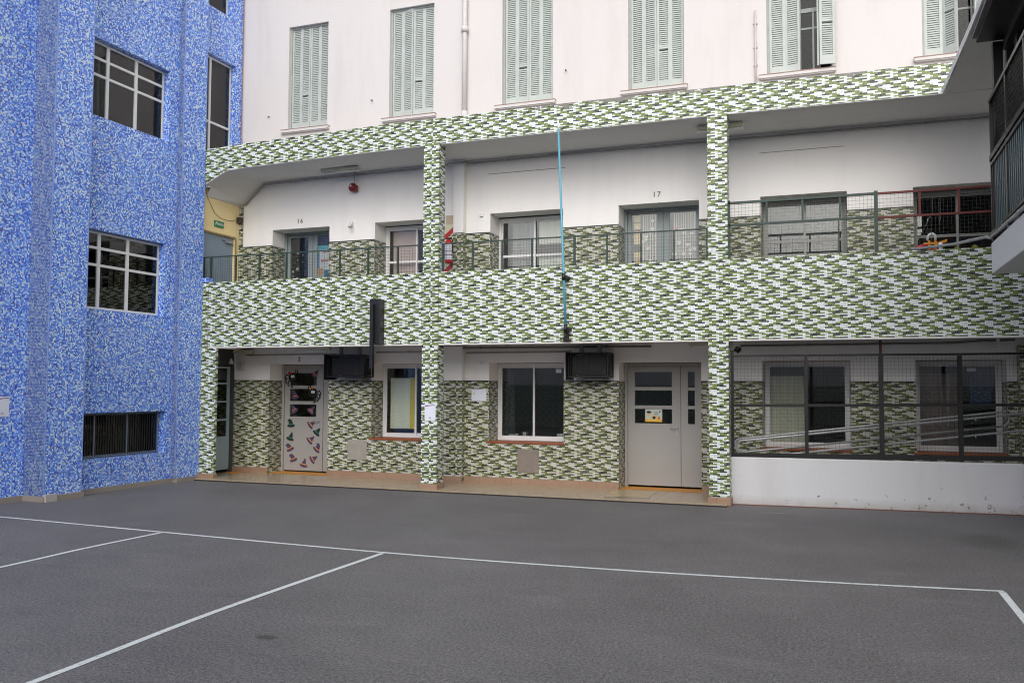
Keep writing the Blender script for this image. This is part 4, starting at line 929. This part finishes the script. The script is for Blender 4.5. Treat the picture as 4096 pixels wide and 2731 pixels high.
small('emergency_lamp', 'cream fixture at the left end of the lower gallery ceiling', 'lamp', lambda q: q.box(-11.45, -11.02, 14.66, 14.78, 2.40, 2.47), CREAM, .01)
small('evacuation_sign', 'small framed evacuation sign over the glazed end door', 'sign', lambda q: (q.box(-11.50, -11.485, 14.12, 14.30, 2.2, 2.36, 0), q.box(-11.4848, -11.482, 14.14, 14.28, 2.22, 2.34, 1), q.prism([(14.19, 2.24), (14.215, 2.24), (14.23, 2.31), (14.2, 2.32)], FX(-11.4818), -.002, 0, 0)), [flat('sign_border', (120, 126, 120), .6), flat('sign_face', (64, 72, 66), .6)], 0)
small('bell_lamp', 'small pale cone lamp at the corner of the glazed end door', 'lamp', lambda q: q.tube([(-11.46, 14.62, 2.30), (-11.44, 14.60, 2.26), (-11.43, 14.59, 2.20)], [.012, .03, .05], 12), WHT, 0)
small('floodlight', 'small black floodlight on the top left corner of the lower mesh fence', 'lamp', lambda q: (q.tube([(-1.54, 13.86, 2.33), (-1.5, 13.84, 2.35), (-1.47, 13.82, 2.33)], [.02, .045, .05], 12)), BLK, 0)
small('ceiling_camera', 'pale security camera under the lower ceiling at the right end', 'camera', lambda q: (q.tube([(2.1, 14.6, 2.40), (2.0, 14.55, 2.385)], .03, 10), q.box(2.12, 2.16, 14.58, 14.62, 2.40, 2.505)), WHT, 0)
small('pipe_stub', 'short white pipe stub standing on the parapet by the toy', 'pipe', lambda q: q.tube([(1.315, 13.635, 3.705), (1.315, 13.635, 3.80)], .025, 12), WHT, 0)
m = MB(); m.tube([(1.55, 13.82, 3.70), (1.5, 13.82, 3.74)], .05, 8); m.tube([(1.75, 13.8, 3.70), (1.8, 13.8, 3.735)], .06, 8)
tag(m.build('scrap_heap', flat('olive_scrap', (120, 116, 50), .7, .4, 20)), 'olive and grey scraps lying on the parapet right of the toy', kind='stuff')
T = thing('toy', 'yellow and red plastic toy with a white arched handle on the parapet', 'toy', (1.2, 13.76, 3.70))
MB().tube([(1.16, 13.76, 3.86), (1.165, 13.76, 3.915), (1.19, 13.76, 3.95), (1.23, 13.76, 3.955), (1.258, 13.76, 3.93), (1.262, 13.76, 3.86)], .017, 10).build('handle', WHT, T)
MB().box(1.165, 1.195, 13.745, 13.775, 3.72, 3.86).box(1.247, 1.277, 13.745, 13.775, 3.72, 3.86).box(1.11, 1.30, 13.74, 13.78, 3.80, 3.83).hexa([(1.3005, 13.742, 3.805), (1.41, 13.742, 3.825), (1.41, 13.778, 3.825), (1.3005, 13.778, 3.805), (1.3005, 13.742, 3.832), (1.41, 13.742, 3.865), (1.41, 13.778, 3.865), (1.3005, 13.778, 3.832)]).build('frame', ORAN, T, .003)
MB().tube([(.97, 13.76, 3.72), (1.04, 13.76, 3.77), (1.13, 13.76, 3.80), (1.17, 13.76, 3.80)], [.035, .025, .022, .02], 10).box(1.158, 1.285, 13.735, 13.785, 3.705, 3.735).build('body', RED, T)

# ------------------------------------------------------------------ paper decorations on door 2
def hat(x, z, tilt, curl, purple, lbl, y=YG-.004, s=1.0):
    T = thing('paper_witch_hat', lbl, 'decoration', (x, y, z), 'paper witch hats on the decorated door')
    ca, sa = math.cos(R(tilt)), math.sin(R(tilt))
    def fn(u, v, d): u *= s; v *= s; return (x+u*ca-v*sa, y+d, z+u*sa+v*ca)
    br = [(.092*math.cos(k*math.pi/10), -.040+.034*math.sin(k*math.pi/10)) for k in range(20)]
    sg = -1 if curl else 1
    cone = [(-.058, -.03), (.058, -.03), (.040, .03), (.020, .075), (-.02, .10), (-.065, .085), (-.075, .05), (-.06, .045), (-.045, .06), (-.05, .03)] if curl else [(-.058, -.03), (.058, -.03), (.042, .03), (.026, .09), (.004, .112), (-.018, .06), (-.042, .01)]
    MB().prism(br, fn, 0, .002).prism(cone, fn, -.003, -.0005).build('hat_shape', PURP if purple else DGRN, T)
    MB().prism([(-.056, -.022), (.056, -.022), (.051, -.004), (-.051, -.004)], fn, -.0055, -.0035).build('hat_band', ORAN if purple else TEAL, T)
H = [(-9.90, 2.00, -40, 0, 1, 'purple hat beside the top right corner of the top door pane'), (-10.45, 1.00, 4, 1, 0, 'dark green hat with a curled tip, highest on the left below the panes'),
     (-10.455, .73, -16, 0, 0, 'dark green straight hat on the left, under the curled green one'), (-10.47, .52, 24, 1, 1, 'purple curled hat at the left edge of the door, second lowest'),
     (-10.385, .31, 20, 1, 1, 'purple curled hat lowest on the left of the door'), (-10.13, .21, -12, 0, 1, 'purple hat lowest of all, middle of the door bottom'),
     (-9.97, 1.0, -52, 0, 1, 'purple hat left of the door handle'), (-9.83, .85, -36, 0, 0, 'dark green hat right under the door handle'), (-9.98, .69, -46, 0, 1, 'purple hat below left of the green hat under the handle'),
     (-9.82, .52, -38, 1, 1, 'purple curled hat at mid height by the right edge'), (-9.91, .31, -54, 0, 1, 'purple hat lowest on the right side of the door'),
     (-10.36, 1.57, 10, 1, 1, 'purple hat on the left of the middle door pane'), (-10.38, 1.29, 34, 0, 1, 'purple hat on the left of the lowest door pane'), (-9.97, 1.28, -40, 0, 1, 'purple hat on the right of the lowest door pane')]
for h in H: hat(*h)
def spider(x, z, lbl, legs, bow):
    T = thing('paper_spider', lbl, 'decoration', (x, YG-.01, z), 'paper spiders on the decorated door')
    mm = MB(); yy = YG-.012
    mm.prism([(x+.095*math.cos(k*math.pi/12), z+.095*math.sin(k*math.pi/12)) for k in range(24)], FY(yy), 0, .003)
    for s, a in legs:
        a = R(a); p = [(x+.08*math.cos(a), yy, z+.08*math.sin(a)), (x+.15*math.cos(a), yy, z+.15*math.sin(a)+.02), (x+.18*math.cos(a+.12*s), yy, z+.18*math.sin(a+.12*s)-.015), (x+.165*math.cos(a+.3*s), yy, z+.165*math.sin(a+.3*s)-.03)]
        mm.tube(p, .011, 6)
    mm.build('spider_body', BLKP, T)
    MB().prism([(x+bow[0]+.024*math.cos(k*math.pi/5), z+bow[1]+.03*math.sin(k*math.pi/5)) for k in range(10)], FY(yy-.004), 0, .002).prism([(x+bow[0]+.04+.024*math.cos(k*math.pi/5), z+bow[1]+.01+.022*math.sin(k*math.pi/5)) for k in range(10)], FY(yy-.004), 0, .002).build('bow', bow[2], T)
    for q in (-.02, .022):
        e = MB().prism([(x+q+.021*math.cos(k*math.pi/6), z+.02+.03*math.sin(k*math.pi/6)) for k in range(12)], FY(yy-.005), 0, .002).build('eye', WHT, T)
        MB().prism([(x+q+.003+.007*math.cos(k*math.pi/4), z+.014+.01*math.sin(k*math.pi/4)) for k in range(8)], FY(yy-.008), 0, .002).build('pupil', BLKP, e)
spider(-10.42, 1.93, 'black paper spider with white eyes and a red bow on the top door pane', [(1, 165), (1, 195), (1, 225), (-1, 62), (1, 255)], (-.09, .085, RED))
spider(-9.935, 1.62, 'black paper spider with white eyes and an orange bow on the middle door pane', [(-1, 10), (-1, -18), (-1, -42), (-1, -70), (1, 120)], (-.06, .09, ORAN))

# ------------------------------------------------------------------ buildings round the court behind the camera (mirrored in the panes, closing off the low sky)
O = thing('opposite_building', 'tiled wing on the far side of the court mirrored in the window panes', 'building', (-4, -8, 0))
MB().box(-16, 8, -7.5, -7, 0, 1.86).build('tile_dado', MOS, O)
MB().box(-16, 8, -7.5, -7.01, 1.861, 6.8).build('plaster_wall', PLAS, O)
O2 = thing('side_wing', 'tiled wing beyond the right edge mirrored in the blue building windows', 'building', (6, 4, 0))
MB().box(5.2, 5.6, -2, 13.5, 0, 4.2).build('tile_wall', MOS, O2)
